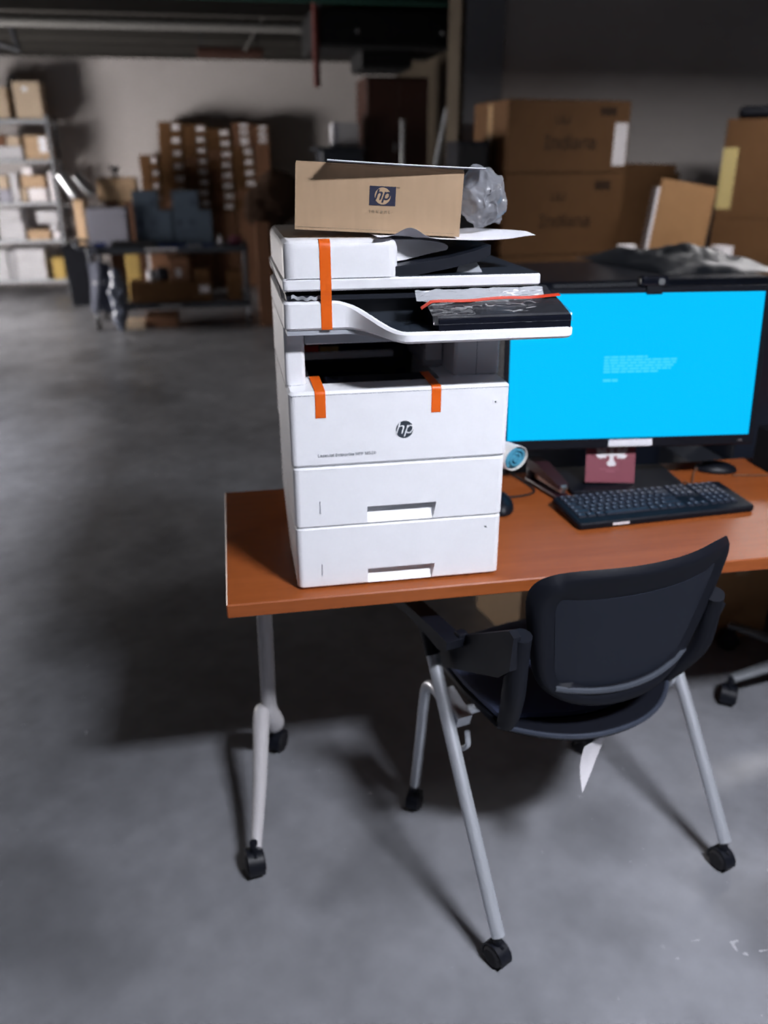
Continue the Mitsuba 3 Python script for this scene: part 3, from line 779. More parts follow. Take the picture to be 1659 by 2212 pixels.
# ------------------------------------------------------------------ keyboard
kb = 'keyboard'
tag(kb, 'black computer keyboard on the table in front of the monitor', 'keyboard')
MK = rotz(3.6); MK[:3, 3] = (0.806, 0.204, TH)
ML_ = trimesh.transformations.rotation_matrix(3.2 * D2R, [1, 0, 0])
def kl(mesh):
    m = mesh.copy(); m.apply_transform(ML_); m.apply_transform(MK); m.apply_translation((0, 0, 0.0008)); return m
KW, KD = 0.468, 0.155
add(kb + '__case', kl(vbox(0, KW, 0, KD, 0.0, 0.017, 0.012, 0.004)), 'black_soft', 30)
add(kb + '__badge', kl(bx(0.085, 0.128, -0.0008, 0.002, 0.006, 0.012)), 'sticker')
for s in (0.03, KW - 0.05):
    add(kb + '__riser', kl(bx(s, s + 0.02, KD - 0.02, KD - 0.012, -0.0088, 0.001)), 'black_soft')
rows = [[1] * 15, [1] * 13 + [2], [1.5] + [1] * 12 + [1.5], [1.75] + [1] * 11 + [2.25], [2.25] + [1] * 10 + [2.75], [1.25, 1.25, 1.25, 6.25, 1.25, 1.25, 1.25, 1.25]]
def keycap(x, y, w, d):
    return hull([(x, y, 0.0165), (x + w, y, 0.0165), (x, y + d, 0.0165), (x + w, y + d, 0.0165), (x + 0.002, y + 0.002, 0.0215), (x + w - 0.002, y + 0.002, 0.0215), (x + 0.002, y + d - 0.002, 0.0215), (x + w - 0.002, y + d - 0.002, 0.0215)])
ux, uy = 0.0189, 0.0198
leg = []
for r_, ws in enumerate(rows):
    y = KD - 0.026 - r_ * uy
    x = 0.012
    for w in ws:
        add(kb + '__key', kl(keycap(x + 0.0012, y, w * ux - 0.0024, uy - 0.0026)), 'key_black')
        if w < 3:
            leg.append(bx(x + 0.005, x + 0.010, y + 0.008, y + 0.012, 0.0213, 0.0217))
        x += w * ux
    for g, (gx, n) in enumerate(((0.301, 3), (0.364, 4))):
        if g == 0 and r_ == 3:
            continue
        for j in range(n):
            if g == 0 and r_ == 4 and j != 1:
                continue
            add(kb + '__key', kl(keycap(gx + j * ux + 0.0012, y, ux - 0.0024, uy - 0.0026)), 'key_black')
            leg.append(bx(gx + j * ux + 0.005, gx + j * ux + 0.010, y + 0.008, y + 0.012, 0.0213, 0.0217))
k = add(kb + '__key_legends', kl(cat_(*leg)), 'key_legend'); labels[k] = {'kind': 'stuff', 'label': 'small pale key markings'}

# ------------------------------------------------------------------ small things on the table
s_ = 'stapler'
tag(s_, 'dark maroon stapler with silver trim left of the monitor stand', 'stapler')
MS = rotz(102); MS[:3, 3] = (0.842, 0.392, TH)
def sl(mesh):
    m = mesh.copy(); m.apply_transform(MS); return m
add(s_ + '__base', sl(rb(0, 0.155, -0.020, 0.020, 0.0, 0.013, 0.005, 8)), 'maroon', 35)
arm = hull([(0.004, s * 0.015, z) for s in (-1, 1) for z in (0.028, 0.040)] + [(0.150, s * 0.019, z) for s in (-1, 1) for z in (0.040, 0.066)] + [(0.10, s * 0.019, 0.066) for s in (-1, 1)])
add(s_ + '__arm', sl(arm), 'maroon', 35)
add(s_ + '__magazine', sl(bx(0.002, 0.148, -0.008, 0.008, 0.018, 0.030, 0.002)), 'steel')
add(s_ + '__nose', sl(rb(-0.004, 0.012, -0.010, 0.010, 0.026, 0.040, 0.005, 8)), 'steel', 40)
add(s_ + '__hinge', sl(rb(0.128, 0.152, -0.021, 0.021, 0.010, 0.045, 0.008, 8)), 'black_plastic', 40)
k = add('eraser', at(rb(-0.016, 0.016, -0.010, 0.010, 0.0, 0.014, 0.004, 8), 0.826, 0.374, TH + 0.0002, 20), 'eraser_pink', 40)
tag(k, 'small pink eraser between the stapler and the keyboard', 'eraser')

def mouse(key, x, y, rz, lab, lx=0.060, ly=0.034, lz=0.034):
    tag(key, lab, 'computer mouse')
    s = trimesh.creation.icosphere(3, 1.0)
    v = s.vertices.copy(); v[:, 2] = np.where(v[:, 2] < 0, v[:, 2] * 0.12, v[:, 2]); v *= (lx, ly, lz); v[:, 2] -= v[:, 2].min()
    s.vertices = v
    add(key + '__shell', at(s, x, y, TH + 0.0002, rz), 'black_plastic', True)
    w = trimesh.creation.cylinder(0.008, 0.007, sections=16); w.apply_transform(trimesh.transformations.rotation_matrix(math.pi / 2, [1, 0, 0]))
    add(key + '__wheel', at(at(w, lx * 0.62, 0, lz * 0.72), x, y, TH, rz), 'key_black', 40)
mouse('computer_mouse', 0.668, 0.372, 80, 'dark grey computer mouse half hidden behind the right side of the printer')
mouse('computer_mouse_001', 1.338, 0.520, 160, 'flat black computer mouse on the table right of the monitor stand', 0.056, 0.034, 0.024)

def cable(key, pts, lab, r=0.0028, m='black_rubber'):
    k = add(key, tube(spline(pts, 8), r, 8), m, 40)
    tag(k, lab, 'cable')
z0 = TH + 0.0032
cable('power_cable', [(0.60, 0.415, z0), (0.68, 0.428, z0), (0.75, 0.432, z0), (0.79, 0.46, z0), (0.785, 0.53, z0), (0.77, 0.585, z0 + .004), (0.766, 0.612, z0 + 0.015), (0.765, 0.628, 0.55), (0.765, 0.64, 0.35)], 'black cable curling on the table left of the stapler')
cable('mouse_cable', [(1.285, 0.527, z0 + 0.006), (1.26, 0.50, z0), (1.235, 0.46, z0), (1.215, 0.43, z0), (1.205, 0.45, z0)], 'thin dark cable between the flat mouse and the monitor base', 0.0022, 'cardboard_dark')
cable('keyboard_cable', [(1.36, 0.47, z0), (1.44, 0.455, z0), (1.56, 0.44, z0), (1.74, 0.45, z0)], 'thin dark cable running right across the table', 0.0022, 'cardboard_dark')

# rolled towel sticking out behind the printer, lying on a dark box
c = 'storage_case'
tag(c, 'small dark case standing behind the printer under the rolled towel', 'case')
add(c + '__body', bx(0.47, 0.655, 0.452, 0.592, TH, TH + 0.094, 0.004), 'black_soft')
add(c + '__lid', bx(0.468, 0.657, 0.450, 0.594, TH + 0.094, TH + 0.104, 0.003), 'black_soft')
tw = 'rolled_towel'
tag(tw, 'rolled towel, white outside and blue inside, sticking out right of the printer', 'towel')
def spiral(a0, a1, r0, r1, n):
    return [( (r0 + (r1 - r0) * i / n) * math.cos(a0 + (a1 - a0) * i / n), (r0 + (r1 - r0) * i / n) * math.sin(a0 + (a1 - a0) * i / n)) for i in range(n + 1)]
def roll_mesh(a0, a1, r0, r1, th, l, n):
    s = spiral(a0, a1, r0, r1, n)
    return solid_grid(np.array([[(x, y, z) for z in np.linspace(0, l, 4)] for x, y in s]), th)
MT = np.eye(4); ax = np.array([0.50, -0.86, 0.0]); ax /= np.linalg.norm(ax)
sx = np.cross([0, 0, 1], ax); sx /= np.linalg.norm(sx)
MT[:3, 0], MT[:3, 1], MT[:3, 2] = sx, np.cross(ax, sx), ax
def tl(mesh):
    m = mesh.copy(); m.vertices = m.vertices * (1.25, 0.90, 1); m.apply_transform(MT); m.apply_translation((0.545, 0.598, TH + 0.104 + 0.0342)); return m
add(tw + '__inside', tl(roll_mesh(0, 5.2 * math.pi, 0.004, 0.029, 0.0048, 0.296, 90)), 'towel_blue', 40)
add(tw + '__outside', tl(roll_mesh(0, 2.0 * math.pi, 0.0325, 0.0335, 0.0018, 0.294, 40)), 'towel_white', 40)

# dark tower and a lettered black box at the right edge
c = 'computer_tower'
tag(c, 'black computer case standing on the table at the right edge', 'computer')
add(c + '__case', bx(1.468, 1.66, 0.30, 0.555, TH, TH + 0.115, 0.004), 'matte_black')
add(c + '__front_panel', bx(1.474, 1.654, 0.2945, 0.3005, TH + 0.005, TH + 0.110, 0.001), 'gloss_black')
c = 'lettered_box'
tag(c, 'black box with white upright lettering right of the monitor', 'box')
add(c + '__body', bx(1.622, 1.86, 0.865, 1.06, 0.6205, 1.15, 0.004), 'device_black')
glyph = []
for i in range(22):
    z = 1.118 - i * 0.0125
    if i == 18: continue
    glyph.append(bx(1.630, 1.630 + (0.026 if i < 19 else 0.020) - 0.004 * (i % 3 == 1), 0.8635, 0.8655, z, z + 0.0098))
add(c + '__lettering', cat_(*glyph), 'sticker')
c = 'side_cabinet'
tag(c, 'dark low cabinet behind the table under the lettered box', 'cabinet')
add(c + '__carcass', bx(1.50, 2.20, 0.86, 1.12, 0.02, 0.62, 0.004), 'dark_metal')
add(c + '__plinth', bx(1.52, 2.18, 0.88, 1.10, 0.0, 0.02), 'black_rubber')
add(c + '__door', bx(1.51, 1.845, 0.852, 0.86, 0.04, 0.61, 0.002), 'dark_metal')
add(c + '__door', bx(1.855, 2.19, 0.852, 0.86, 0.04, 0.61, 0.002), 'dark_metal')

# black copier behind the monitor, with a plastic sheet heaped on it
c = 'black_copier'
tag(c, 'black flat topped copier standing behind the monitor', 'copier')
add(c + '__body', bx(1.04, 2.02, 1.42, 2.05, 0.06, 1.085, 0.012), 'device_black')
add(c + '__lid', at(bx(-0.52, 0.50, -0.30, 0.33, 0.0, 0.05, 0.012), 1.535, 1.70, 1.086), 'device_black')
add(c + '__front_lip', bx(1.17, 1.52, 1.392, 1.402, 1.118, 1.128, 0.003), 'grey_metal')
for x in (1.10, 1.96):
    for y in (1.48, 1.99):
        add(c + '__foot', at(trimesh.creation.cylinder(0.03, 0.06, sections=16), x, y, 0.03), 'black_rubber', 40)
G = []
for u in np.linspace(0, 1, 46):
    row = []
    for v_ in np.linspace(0, 1, 34):
        x = 1.66 + 0.50 * u - 0.10 * v_; y = 1.52 + 0.62 * v_
        e = meshkit.fbm(np.array([x * 9, y * 9, 2.0]), 4, 3)
        f_ = math.sin(math.pi * min(1, max(0, u))) ** 0.6 * math.sin(math.pi * min(1, max(0, v_))) ** 0.6
        row.append((x, y, 1.139 + 0.085 * f_ * (0.35 + 0.9 * e)))
    G.append(row)
k = add('plastic_wrap', solid_grid(np.array(G), 0.002), 'wrap_grey', 40)
tag(k, 'heap of grey plastic wrap on the black copier behind the monitor', 'plastic wrap')

# ------------------------------------------------------------------ the nesting chair
RL = np.array([0.49304, -0.27191]); CU = np.array([0.97035, 0.24169]); CV = np.array([-0.24169, 0.97035]); CWD = 0.613
MC = np.eye(4); MC[:2, 0], MC[:2, 1], MC[:2, 3] = CU, CV, RL
ch = 'nesting_chair'
tag(ch, 'black nesting chair with silver legs and casters pulled up to the table', 'chair')
def cp(name, mesh, m, smooth=35):
    mm = mesh.copy(); mm.apply_transform(MC)
    return add(ch + '__' + name, mm, m, smooth)
def cside(u, s):
    return u if s == 0 else CWD - u
cyaw = math.degrees(math.atan2(CU[1], CU[0]))
for s in (0, 1):
    X = lambda u: cside(u, s)
    k = cp('rear_leg', tube([(X(0.0), -0.008, 0.075), (X(0.0), 0.155, 0.325), (X(0.004), 0.318, 0.568)], 0.0145, 16), 'silver_metal')
    part(k, 'straight silver rear leg slanting up to the armrest')
    fl = spline([(X(0.020), 0.296, 0.455), (X(0.024), 0.345, 0.452), (X(0.028), 0.382, 0.425), (X(0.032), 0.402, 0.37), (X(0.038), 0.432, 0.22), (X(0.043), 0.462, 0.075)], 7)
    k = cp('front_leg', tube(fl, 0.0125, 14), 'silver_metal')
    part(k, 'bent silver front leg')
    cp('pivot_bracket', cat_(hull([(X(0.016), a, b) for a, b in ((0.215, 0.455), (0.30, 0.475), (0.30, 0.43), (0.225, 0.425))] + [(X(0.05), a, b) for a, b in ((0.215, 0.455), (0.30, 0.475), (0.30, 0.43), (0.225, 0.425))]),
                       tube(spline([(X(0.03), 0.20, 0.43), (X(0.03), 0.195, 0.40), (X(0.03), 0.215, 0.375)], 4), 0.006, 8)), 'silver_metal')
    cp('bushing', tube([(X(0.004), 0.312, 0.560), (X(0.0045), 0.336, 0.597), (X(0.005), 0.350, 0.618)], [0.0165, 0.0165, 0.018], 14), 'black_plastic')
    # armrest pad: flat loop widening towards the back
    top = [(0.225, 0.642), (0.26, 0.643), (0.33, 0.640), (0.42, 0.634), (0.475, 0.622), (0.485, 0.610), (0.475, 0.603), (0.40, 0.612), (0.31, 0.610), (0.26, 0.606), (0.228, 0.622)]
    pad = extr(Polygon(top), 0.040, 'x', X(0.008) - 0.020)
    pad = pad.subdivide_to_size(0.03)
    cp('armrest', pad, 'black_plastic', 40)
    cp('arm_hinge', at(rb(-0.012, 0.012, -0.012, 0.012, -0.010, 0.010, 0.005, 8), X(0.030), 0.240, 0.640), 'black_plastic')
    # side plate from the armrest back to the back upright
    q = [(0.30, 0.602), (0.350, 0.530), (0.330, 0.512), (0.10, 0.625), (0.065, 0.660), (0.058, 0.735 - 0.05 * s), (0.075, 0.742 - 0.05 * s)]
    cp('side_plate', extr(Polygon(q), 0.016, 'x', X(0.040) - 0.008 - 0.030 * s), 'black_plastic')
    # upright of the back frame
    up = spline([(X(0.098), 0.158, 0.462), (X(0.085), 0.130, 0.510), (X(0.070), 0.100, 0.58), (X(0.060) - 0.018 * s, 0.080, 0.68), (X(0.058) - 0.026 * s, 0.070, 0.728 - 0.02 * s)], 6)
    cp('back_upright', tube(up, np.interp(np.linspace(0, 1, len(up)), [0, 0.5, 1], [0.020, 0.024, 0.020]), 12), 'black_soft')
    for nm, (u0, v0) in (('r', (0.0, 0.0)), ('f', (0.043, 0.470))):
        p = MC @ np.array([X(u0), v0 - 0.006, 0, 1])
        caster(ch + '__caster', p[0], p[1], {('r', 0): 118, ('r', 1): 105, ('f', 0): 60, ('f', 1): 140}[(nm, s)], 0.0240, 0.0155, 0.007)
cp('cross_tube', tube([(0.03, 0.255, 0.437), (CWD - 0.03, 0.255, 0.437)], 0.011, 12), 'silver_metal')

# backrest: curved frame, recessed mesh panel
def back_pt(a, t_):
    """a in -1..1 across, t_ 0 bottom .. 1 top; surface seen from behind"""
    half = 0.180 + (0.256 - 0.180) * t_ ** 0.9
    z = 0.520 + 0.340 * t_
    v_ = 0.055 - 0.055 * t_ ** 1.3 + 0.052 * (abs(a) ** 2.2) * (1.0 + 0.75 * t_ * t_)
    z += (0.030 * (1 - t_) ** 2 + 0.0) * a * a - 0.012 * t_ * (1 - abs(a) ** 2) * 0.0
    return np.array([0.3065 + 0.008 * t_ + a * half, v_, z])
def round_corners(a, t_):
    """squeeze the parameter square to round its corners"""
    k_ = 5.0
    m_x = max(abs(a), abs(2 * t_ - 1))
    if m_x < 1e-6:
        return a, t_
    n_ = (abs(a) ** k_ + abs(2 * t_ - 1) ** k_) ** (1 / k_)
    s_x = m_x / n_
    return a * s_x, 0.5 + (t_ - 0.5) * s_x
A, TT_ = np.linspace(-1, 1, 49), np.linspace(0, 1, 41)
full = np.array([[back_pt(*round_corners(a, t_)) for t_ in TT_] for a in A])
du, dv = np.gradient(full, axis=0), np.gradient(full, axis=1)
Nn = np.cross(du, dv); Nn /= np.linalg.norm(Nn, axis=2, keepdims=True) + 1e-12
if Nn[24, 20, 1] > 0: Nn = -Nn     # Nn points backwards (towards the viewer)
edge = np.array([[max(abs(a), 0) for t_ in TT_] for a in A])
ins = np.array([[min((0.83 - abs(a)) / 0.12, (t_ - 0.13) / 0.07, (0.90 - t_) / 0.35) for t_ in TT_] for a in A])
dep = 0.017 * smooth01(ins + 0.5)
outer = full + Nn * (0.013 - dep)[..., None]
rimr = np.array([[min(1, (1 - max(abs(a), abs(2 * t_ - 1))) / 0.09) for t_ in TT_] for a in A])
outer -= Nn * (0.013 * (1 - rimr) ** 2)[..., None]
frontf = full - Nn * 0.012 + Nn * (0.010 * (1 - rimr) ** 2)[..., None]
def two_sided(Po, Pi):
    m, n = Po.shape[:2]
    V = np.vstack([Po.reshape(-1, 3), Pi.reshape(-1, 3)]); o = m * n; F = []
    for i in range(m - 1):
        for j in range(n - 1):
            a, b, c2, d = i * n + j, (i + 1) * n + j, (i + 1) * n + j + 1, i * n + j + 1
            F += [(a, b, c2), (a, c2, d), (o + a, o + c2, o + b), (o + a, o + d, o + c2)]
    rim = [(i, 0) for i in range(m)] + [(m - 1, j) for j in range(1, n)] + [(i, n - 1) for i in range(m - 2, -1, -1)] + [(0, j) for j in range(n - 2, 0, -1)]
    for k_ in range(len(rim)):
        a = rim[k_][0] * n + rim[k_][1]; b = rim[(k_ + 1) % len(rim)][0] * n + rim[(k_ + 1) % len(rim)][1]
        F += [(b, a, o + a), (b, o + a, o + b)]
    t_ = trimesh.Trimesh(V, np.array(F), process=False)
    if t_.volume < 0: t_.invert()
    return t_
k = cp('backrest', two_sided(outer, frontf), 'black_soft', 50)
part(k, 'curved black back shell')
pan_a, pan_t = np.linspace(-0.80, 0.80, 33), np.linspace(0.155, 0.80, 25)
pp = np.array([[back_pt(a, t_) for t_ in pan_t] for a in pan_a])
d1, d2 = np.gradient(pp, axis=0), np.gradient(pp, axis=1)
n3 = np.cross(d1, d2); n3 /= np.linalg.norm(n3, axis=2, keepdims=True)
if n3[16, 12, 1] > 0: n3 = -n3
k = cp('mesh_panel', two_sided(pp + n3 * 0.0002, pp - n3 * 0.006), 'mesh_fabric', 50)
part(k, 'dark mesh panel set into the back')
lip = np.array([back_pt(a, 0.148 - 0.012 * (1 - abs(a))) for a in np.linspace(-0.80, 0.86, 30)])
lipn = np.array([n3[min(32, max(0, int(round((a + 0.8) / 1.6 * 32)))), 0] for a in np.linspace(-0.80, 0.86, 30)])
k = cp('lower_lip', tube(lip + lipn * 0.0085, 0.0062, 8), 'lip_grey', 40)
part(k, 'lighter rim along the lower edge of the mesh')
# seat: pan with curved rear edge and upholstered cushion
def seat_outline(off, rear=0.0):
    pts = []
    for a in np.linspace(-1, 1, 25):
        pts.append((0.3065 + a * (0.225 - off), 0.050 + off + rear * (1 - abs(a) ** 4) + 0.115 * abs(a) ** 2.3))
    pts += [(0.3065 + 0.232 - off, 0.30), (0.3065 + 0.225 - off, 0.44), (0.3065 + 0.195 - off, 0.485 - off), (0.3065, 0.497 - off), (0.3065 - 0.195 + off, 0.485 - off), (0.3065 - 0.225 + off, 0.44), (0.3065 - 0.232 + off, 0.30)]
    return Polygon(pts).buffer(0)
def layered(offs, rear=0.0):
    """closed loft of resampled outlines"""
    rings = []
    for off, z in offs:
        e = seat_outline(off, rear).exterior
        rings.append([(*e.interpolate(d, normalized=True).coords[0], z) for d in np.arange(96) / 96])
    V = np.array(rings).reshape(-1, 3); n = 96; F = []
    for i in range(len(rings) - 1):
        for j in range(n):
            a, b = i * n + j, i * n + (j + 1) % n
            F += [(a, b, b + n), (a, b + n, a + n)]
    c0 = len(V); V = np.vstack([V, [(0.3065, 0.27, offs[0][1]), (0.3065, 0.27, offs[-1][1])]])
    for j in range(n):
        F += [(c0, (j + 1) % n, j), (c0 + 1, (len(rings) - 1) * n + j, (len(rings) - 1) * n + (j + 1) % n)]
    t_ = trimesh.Trimesh(V, np.array(F), process=False)
    if t_.volume < 0: t_.invert()
    return t_
cp('seat_shell', layered([(0.06, 0.432), (0.02, 0.434), (0.004, 0.440), (0.0, 0.447), (0.003, 0.454), (0.012, 0.456)]), 'black_soft')
ra = np.linspace(-1, 1, 31)
cp('seat_rim', tube([(0.3065 + a * 0.2245, 0.0505 + 0.115 * abs(a) ** 2.3, 0.4535) for a in ra], 0.0055, 8), 'shell_grey')
k = cp('seat', layered([(0.014, 0.4562), (0.008, 0.461), (0.010, 0.470), (0.022, 0.476), (0.06, 0.479)], 0.055), 'seat_fabric'); part(k, 'dark blue grey upholstered seat')
G = np.array([[(0.228 + 0.072 * u * (1 - 0.60 * w * w), 0.064 + 0.016 * u - 0.012 * w + 0.012 * math.sin(3 * w), 0.4240 - 0.112 * w * (1 - 0.25 * u)) for w in np.linspace(0, 1, 12)] for u in np.linspace(0, 1, 6)])
k = cp('paper_tag', solid_grid(G, 0.0008), 'tag_paper', True); part(k, 'white paper tag hanging below the seat')

# ------------------------------------------------------------------ things under and beyond the table on the right
def carton(key, x0, x1, y0, y1, z0, z1, m, lab, rz=0.0, group=None, stickers=(), tape_=True, cat='box', ch_=0.004):
    """closed cardboard carton; stickers: (x0, x1, z0, z1, material) as fractions of the front"""
    k, n = key, 0
    while k in labels:
        n += 1; k = f'{key}_{n:03d}'
    tag(k, lab, cat, group)
    cx, cy = x0, y0
    W_, D_, H_ = x1 - x0, y1 - y0, z1 - z0
    pos = lambda mesh: at(mesh, cx, cy, z0, rz)
    add(k + '__body', pos(bx(0, W_, 0, D_, 0, H_, ch_)), m)
    if tape_:
        w = min(0.05, W_ * 0.2)
        add(k + '__tape', pos(cat_(bx(W_ / 2 - w / 2, W_ / 2 + w / 2, 0.004, D_ - 0.004, H_ - 0.002, H_ + 0.0006), bx(W_ / 2 - w / 2, W_ / 2 + w / 2, -0.0008, 0.002, H_ * 0.8, H_ - 0.003))), 'box_tape')
    for a, b, c_0, d, sm in stickers:
        add(k + '__label', pos(bx(a * W_, b * W_, -0.0018, 0.001, c_0 * H_, d * H_)), sm)
    return k, pos, (W_, D_, H_)

carton('storage_carton', 1.55, 1.80, 0.78, 0.845, 0.001, 0.31, 'cardboard_brown', 'brown cardboard box on the floor behind the right part of the table')
carton('storage_carton', 0.93, 1.25, 0.86, 1.16, 0.001, 0.30, 'cardboard', 'tan cardboard box on the floor behind the table seen beside the chair back', 12)

# swivel chair base at the right edge
o = 'office_chair'
tag(o, 'grey five legged swivel chair base with black casters at the right edge', 'chair')
OC = np.array([1.745, 0.475])
for i in range(5):
    a = (185 + 72 * i) * D2R
    e = OC + 0.285 * np.array([math.cos(a), math.sin(a)])
    add(o + '__leg', tube([(OC[0] + 0.03 * math.cos(a), OC[1] + 0.03 * math.sin(a), 0.125), (*(OC + 0.15 * np.array([math.cos(a), math.sin(a)])), 0.108), (*e, 0.086)], [0.026, 0.022, 0.018], 10, True, 0.7), 'grey_metal', 40)
    caster(o + '__caster', e[0], e[1], math.degrees(a) + 50, 0.028, 0.020, 0.009)
add(o + '__column', at(trimesh.creation.cylinder(0.028, 0.30, sections=18), OC[0], OC[1], 0.27), 'grey_metal', 40)
add(o + '__seat', at(rb(-0.21, 0.21, -0.21, 0.21, 0, 0.075, 0.035, 10), OC[0] + 0.10, OC[1] - 0.04, 0.42, 20), 'black_soft', 50)

# ------------------------------------------------------------------ cartons along the right wall
def big_carton(x0, y0, z0, w, d, hh, rz, m, lab, extra=()):
    k, pos, dim = carton('large_carton', x0, x0 + w, y0, y0 + d, z0, z0 + hh, m, lab, rz, None, extra, False, 'box', 0.008)
    add(k + '__seam', pos(bx(0.01, w - 0.01, -0.0012, 0.001, 0.002, 0.006)), 'board_edge')
    return k, pos, dim
RZ = 6.0
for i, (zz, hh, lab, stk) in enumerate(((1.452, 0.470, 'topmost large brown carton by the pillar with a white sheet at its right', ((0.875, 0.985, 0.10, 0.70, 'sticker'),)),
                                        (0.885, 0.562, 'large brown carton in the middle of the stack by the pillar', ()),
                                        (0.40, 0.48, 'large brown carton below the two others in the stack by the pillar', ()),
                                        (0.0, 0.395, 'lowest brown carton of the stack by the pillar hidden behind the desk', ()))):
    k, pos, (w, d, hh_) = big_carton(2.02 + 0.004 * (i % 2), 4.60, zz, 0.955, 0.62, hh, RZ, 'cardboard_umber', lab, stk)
    if i < 2:
        add(k + '__lettering', pos(text_on_front('Indiana', 0.085, 0.28, -0.001, hh * 0.46 - 0.06, True)), 'print_brown')
        add(k + '__lettering', pos(text_on_front('L&J', 0.050, 0.36, -0.001, hh * 0.68, True)), 'print_brown')
        add(k + '__printed_mark', pos(cat_(bx(0.71, 0.84, -0.0016, 0.001, hh * 0.80, hh * 0.91))), 'print_brown')
        add(k + '__side_tape', pos(bx(-0.0012, 0.001, 0.27, 0.35, 0.02, hh - 0.02)), 'box_tape')
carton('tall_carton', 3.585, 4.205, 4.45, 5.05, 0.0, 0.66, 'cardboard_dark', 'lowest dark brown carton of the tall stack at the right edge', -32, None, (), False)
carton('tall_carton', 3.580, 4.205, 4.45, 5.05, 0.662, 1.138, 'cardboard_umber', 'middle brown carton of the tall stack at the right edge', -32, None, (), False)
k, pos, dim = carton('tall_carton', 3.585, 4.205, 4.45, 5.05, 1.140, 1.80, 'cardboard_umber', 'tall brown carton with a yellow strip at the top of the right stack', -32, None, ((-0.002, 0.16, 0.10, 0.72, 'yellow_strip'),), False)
k = add('black_case', at(rb(0.06, 0.58, 0.03, 0.55, 0, 0.08, 0.039, 10), 3.585, 4.45, 1.802, -32), 'black_soft', 40)
tag(k, 'rounded black case lying on top of the tall right stack', 'case')
# leaning boards between the stacks
def leaning(key, x0, x1, y, z1, th, lean_, m, lab, roll=0.0, edge=None):
    k, n = key, 0
    while k in labels:
        n += 1; k = f'{key}_{n:03d}'
    tag(k, lab, 'cardboard')
    L = z1 / math.cos(lean_)
    b = bx(0, x1 - x0, 0, th, 0, L, 0.002)
    M = trimesh.transformations.rotation_matrix(roll, [0, 1, 0])
    M2 = trimesh.transformations.rotation_matrix(-lean_, [1, 0, 0])
    b.apply_transform(M @ M2); b.apply_translation((x0, y, -b.vertices[:, 2].min() + 0.001 if False else 0.0))
    b.apply_translation((0, 0, 0.001 - min(0, b.vertices[:, 2].min())))
    add(k + '__sheet', b, m)
    if edge:
        e = bx(-0.030, 0.0, -0.004, th + 0.004, 0, L, 0.002)
        e.apply_transform(M @ M2); e.apply_translation((x0, y, 0.012))
        add(k + '__edge_strip', e, edge)
leaning('leaning_board', 2.99, 3.66, 5.24, 1.50, 0.06, 0.03, 'cardboard_umber', 'large flattened brown carton leaning on the right wall behind the others', 0.02)
leaning('leaning_board', 2.93, 3.37, 4.30, 1.36, 0.07, 0.10, 'cardboard_brown', 'tan flat carton with a white edge leaning between the two stacks', 0.15, 'sticker')
k = add('dark_panel', at(bx(0, 0.42, 0, 0.03, 0, 1.44, 0.004), 3.42, 5.48, 0.001), 'board_edge')
tag(k, 'dark narrow panel standing behind the leaning cartons', 'panel')
k = add('white_tube', at(lathe([(0, 0), (0.065, 0), (0.075, 0.98), (0.068, 0.98), (0.06, 0.02), (0, 0.02)], 20), 3.47, 4.10, 0), 'sticker', 40)
tag(k, 'narrow white tube standing in front of the leaning tan carton', 'tube')
k = add('white_strip', at(bx(0, 0.12, 0, 0.06, 0, 0.99, 0.004), 2.755, 4.20, 0), 'sticker')
tag(k, 'white strip standing at the right foot of the carton stack', 'strip')

# ------------------------------------------------------------------ dark corner left of the pillar
d = 'brown_cabinet'
tag(d, 'tall dark reddish brown cabinet in the dark corner left of the pillar', 'cabinet')
add(d + '__carcass', bx(1.50, 2.13, 7.5, 8.1, 0.05, 2.29, 0.006), 'door_brown')
add(d + '__plinth', bx(1.52, 2.11, 7.53, 8.07, 0.0, 0.05), 'black_rubber')
for x0 in (1.51, 1.818):
    k = add(d + '__door', bx(x0, x0 + 0.304, 7.482, 7.4995, 0.07, 2.27, 0.003), 'door_brown')
    add(k + '__handle', bx(x0 + (0.265 if x0 < 1.6 else 0.018), x0 + (0.285 if x0 < 1.6 else 0.038), 7.468, 7.4815, 1.62, 1.70, 0.003), 'steel')
k = add('steel_post', at(trimesh.creation.cylinder(0.024, 1.90, sections=16), 1.82, 7.25, 0.952), 'steel', 40)
tag(k, 'slim upright steel post in front of the brown cabinet', 'post')
for i, (x0, z1, dx, lab) in enumerate(((2.02, 1.98, 0.17, 'leftmost and shortest of the leaning metal poles beside the pillar'), (2.085, 2.12, 0.17, 'middle one of the leaning metal poles beside the pillar'), (2.13, 2.33, 0.19, 'longest metal pole leaning rightmost beside the pillar'))):
    k = add('metal_pole', tube([(x0 - 0.30, 6.70 + 0.08 * i, 0.03), (x0 + dx, 6.95 + 0.08 * i, z1)], 0.026, 14), 'shelf_metal', 40)
    tag(k, lab, 'pole')
sp = 'black_speaker'
tag(sp, 'black box speaker standing by the pillar left of the large cartons', 'speaker')
add(sp + '__cabinet', bx(1.70, 1.93, 4.72, 5.05, 0.0, 1.66, 0.006), 'black_soft')
add(sp + '__grille', bx(1.715, 1.915, 4.712, 4.7195, 0.80, 1.63, 0.003), 'black_rubber')
bd = 'blue_device'
tag(bd, 'dark blue flat machine on a stand behind the small brown box', 'machine')
add(bd + '__body', bx(1.02, 1.44, 7.30, 7.75, 1.48, 1.63, 0.015), 'cart_grey')
add(bd + '__tray', bx(0.97, 1.46, 7.25, 7.80, 1.63, 1.655, 0.006), 'cart_grey')
add(bd + '__pedestal', bx(1.06, 1.40, 7.34, 7.72, 0.0, 1.48, 0.008), 'dark_metal')
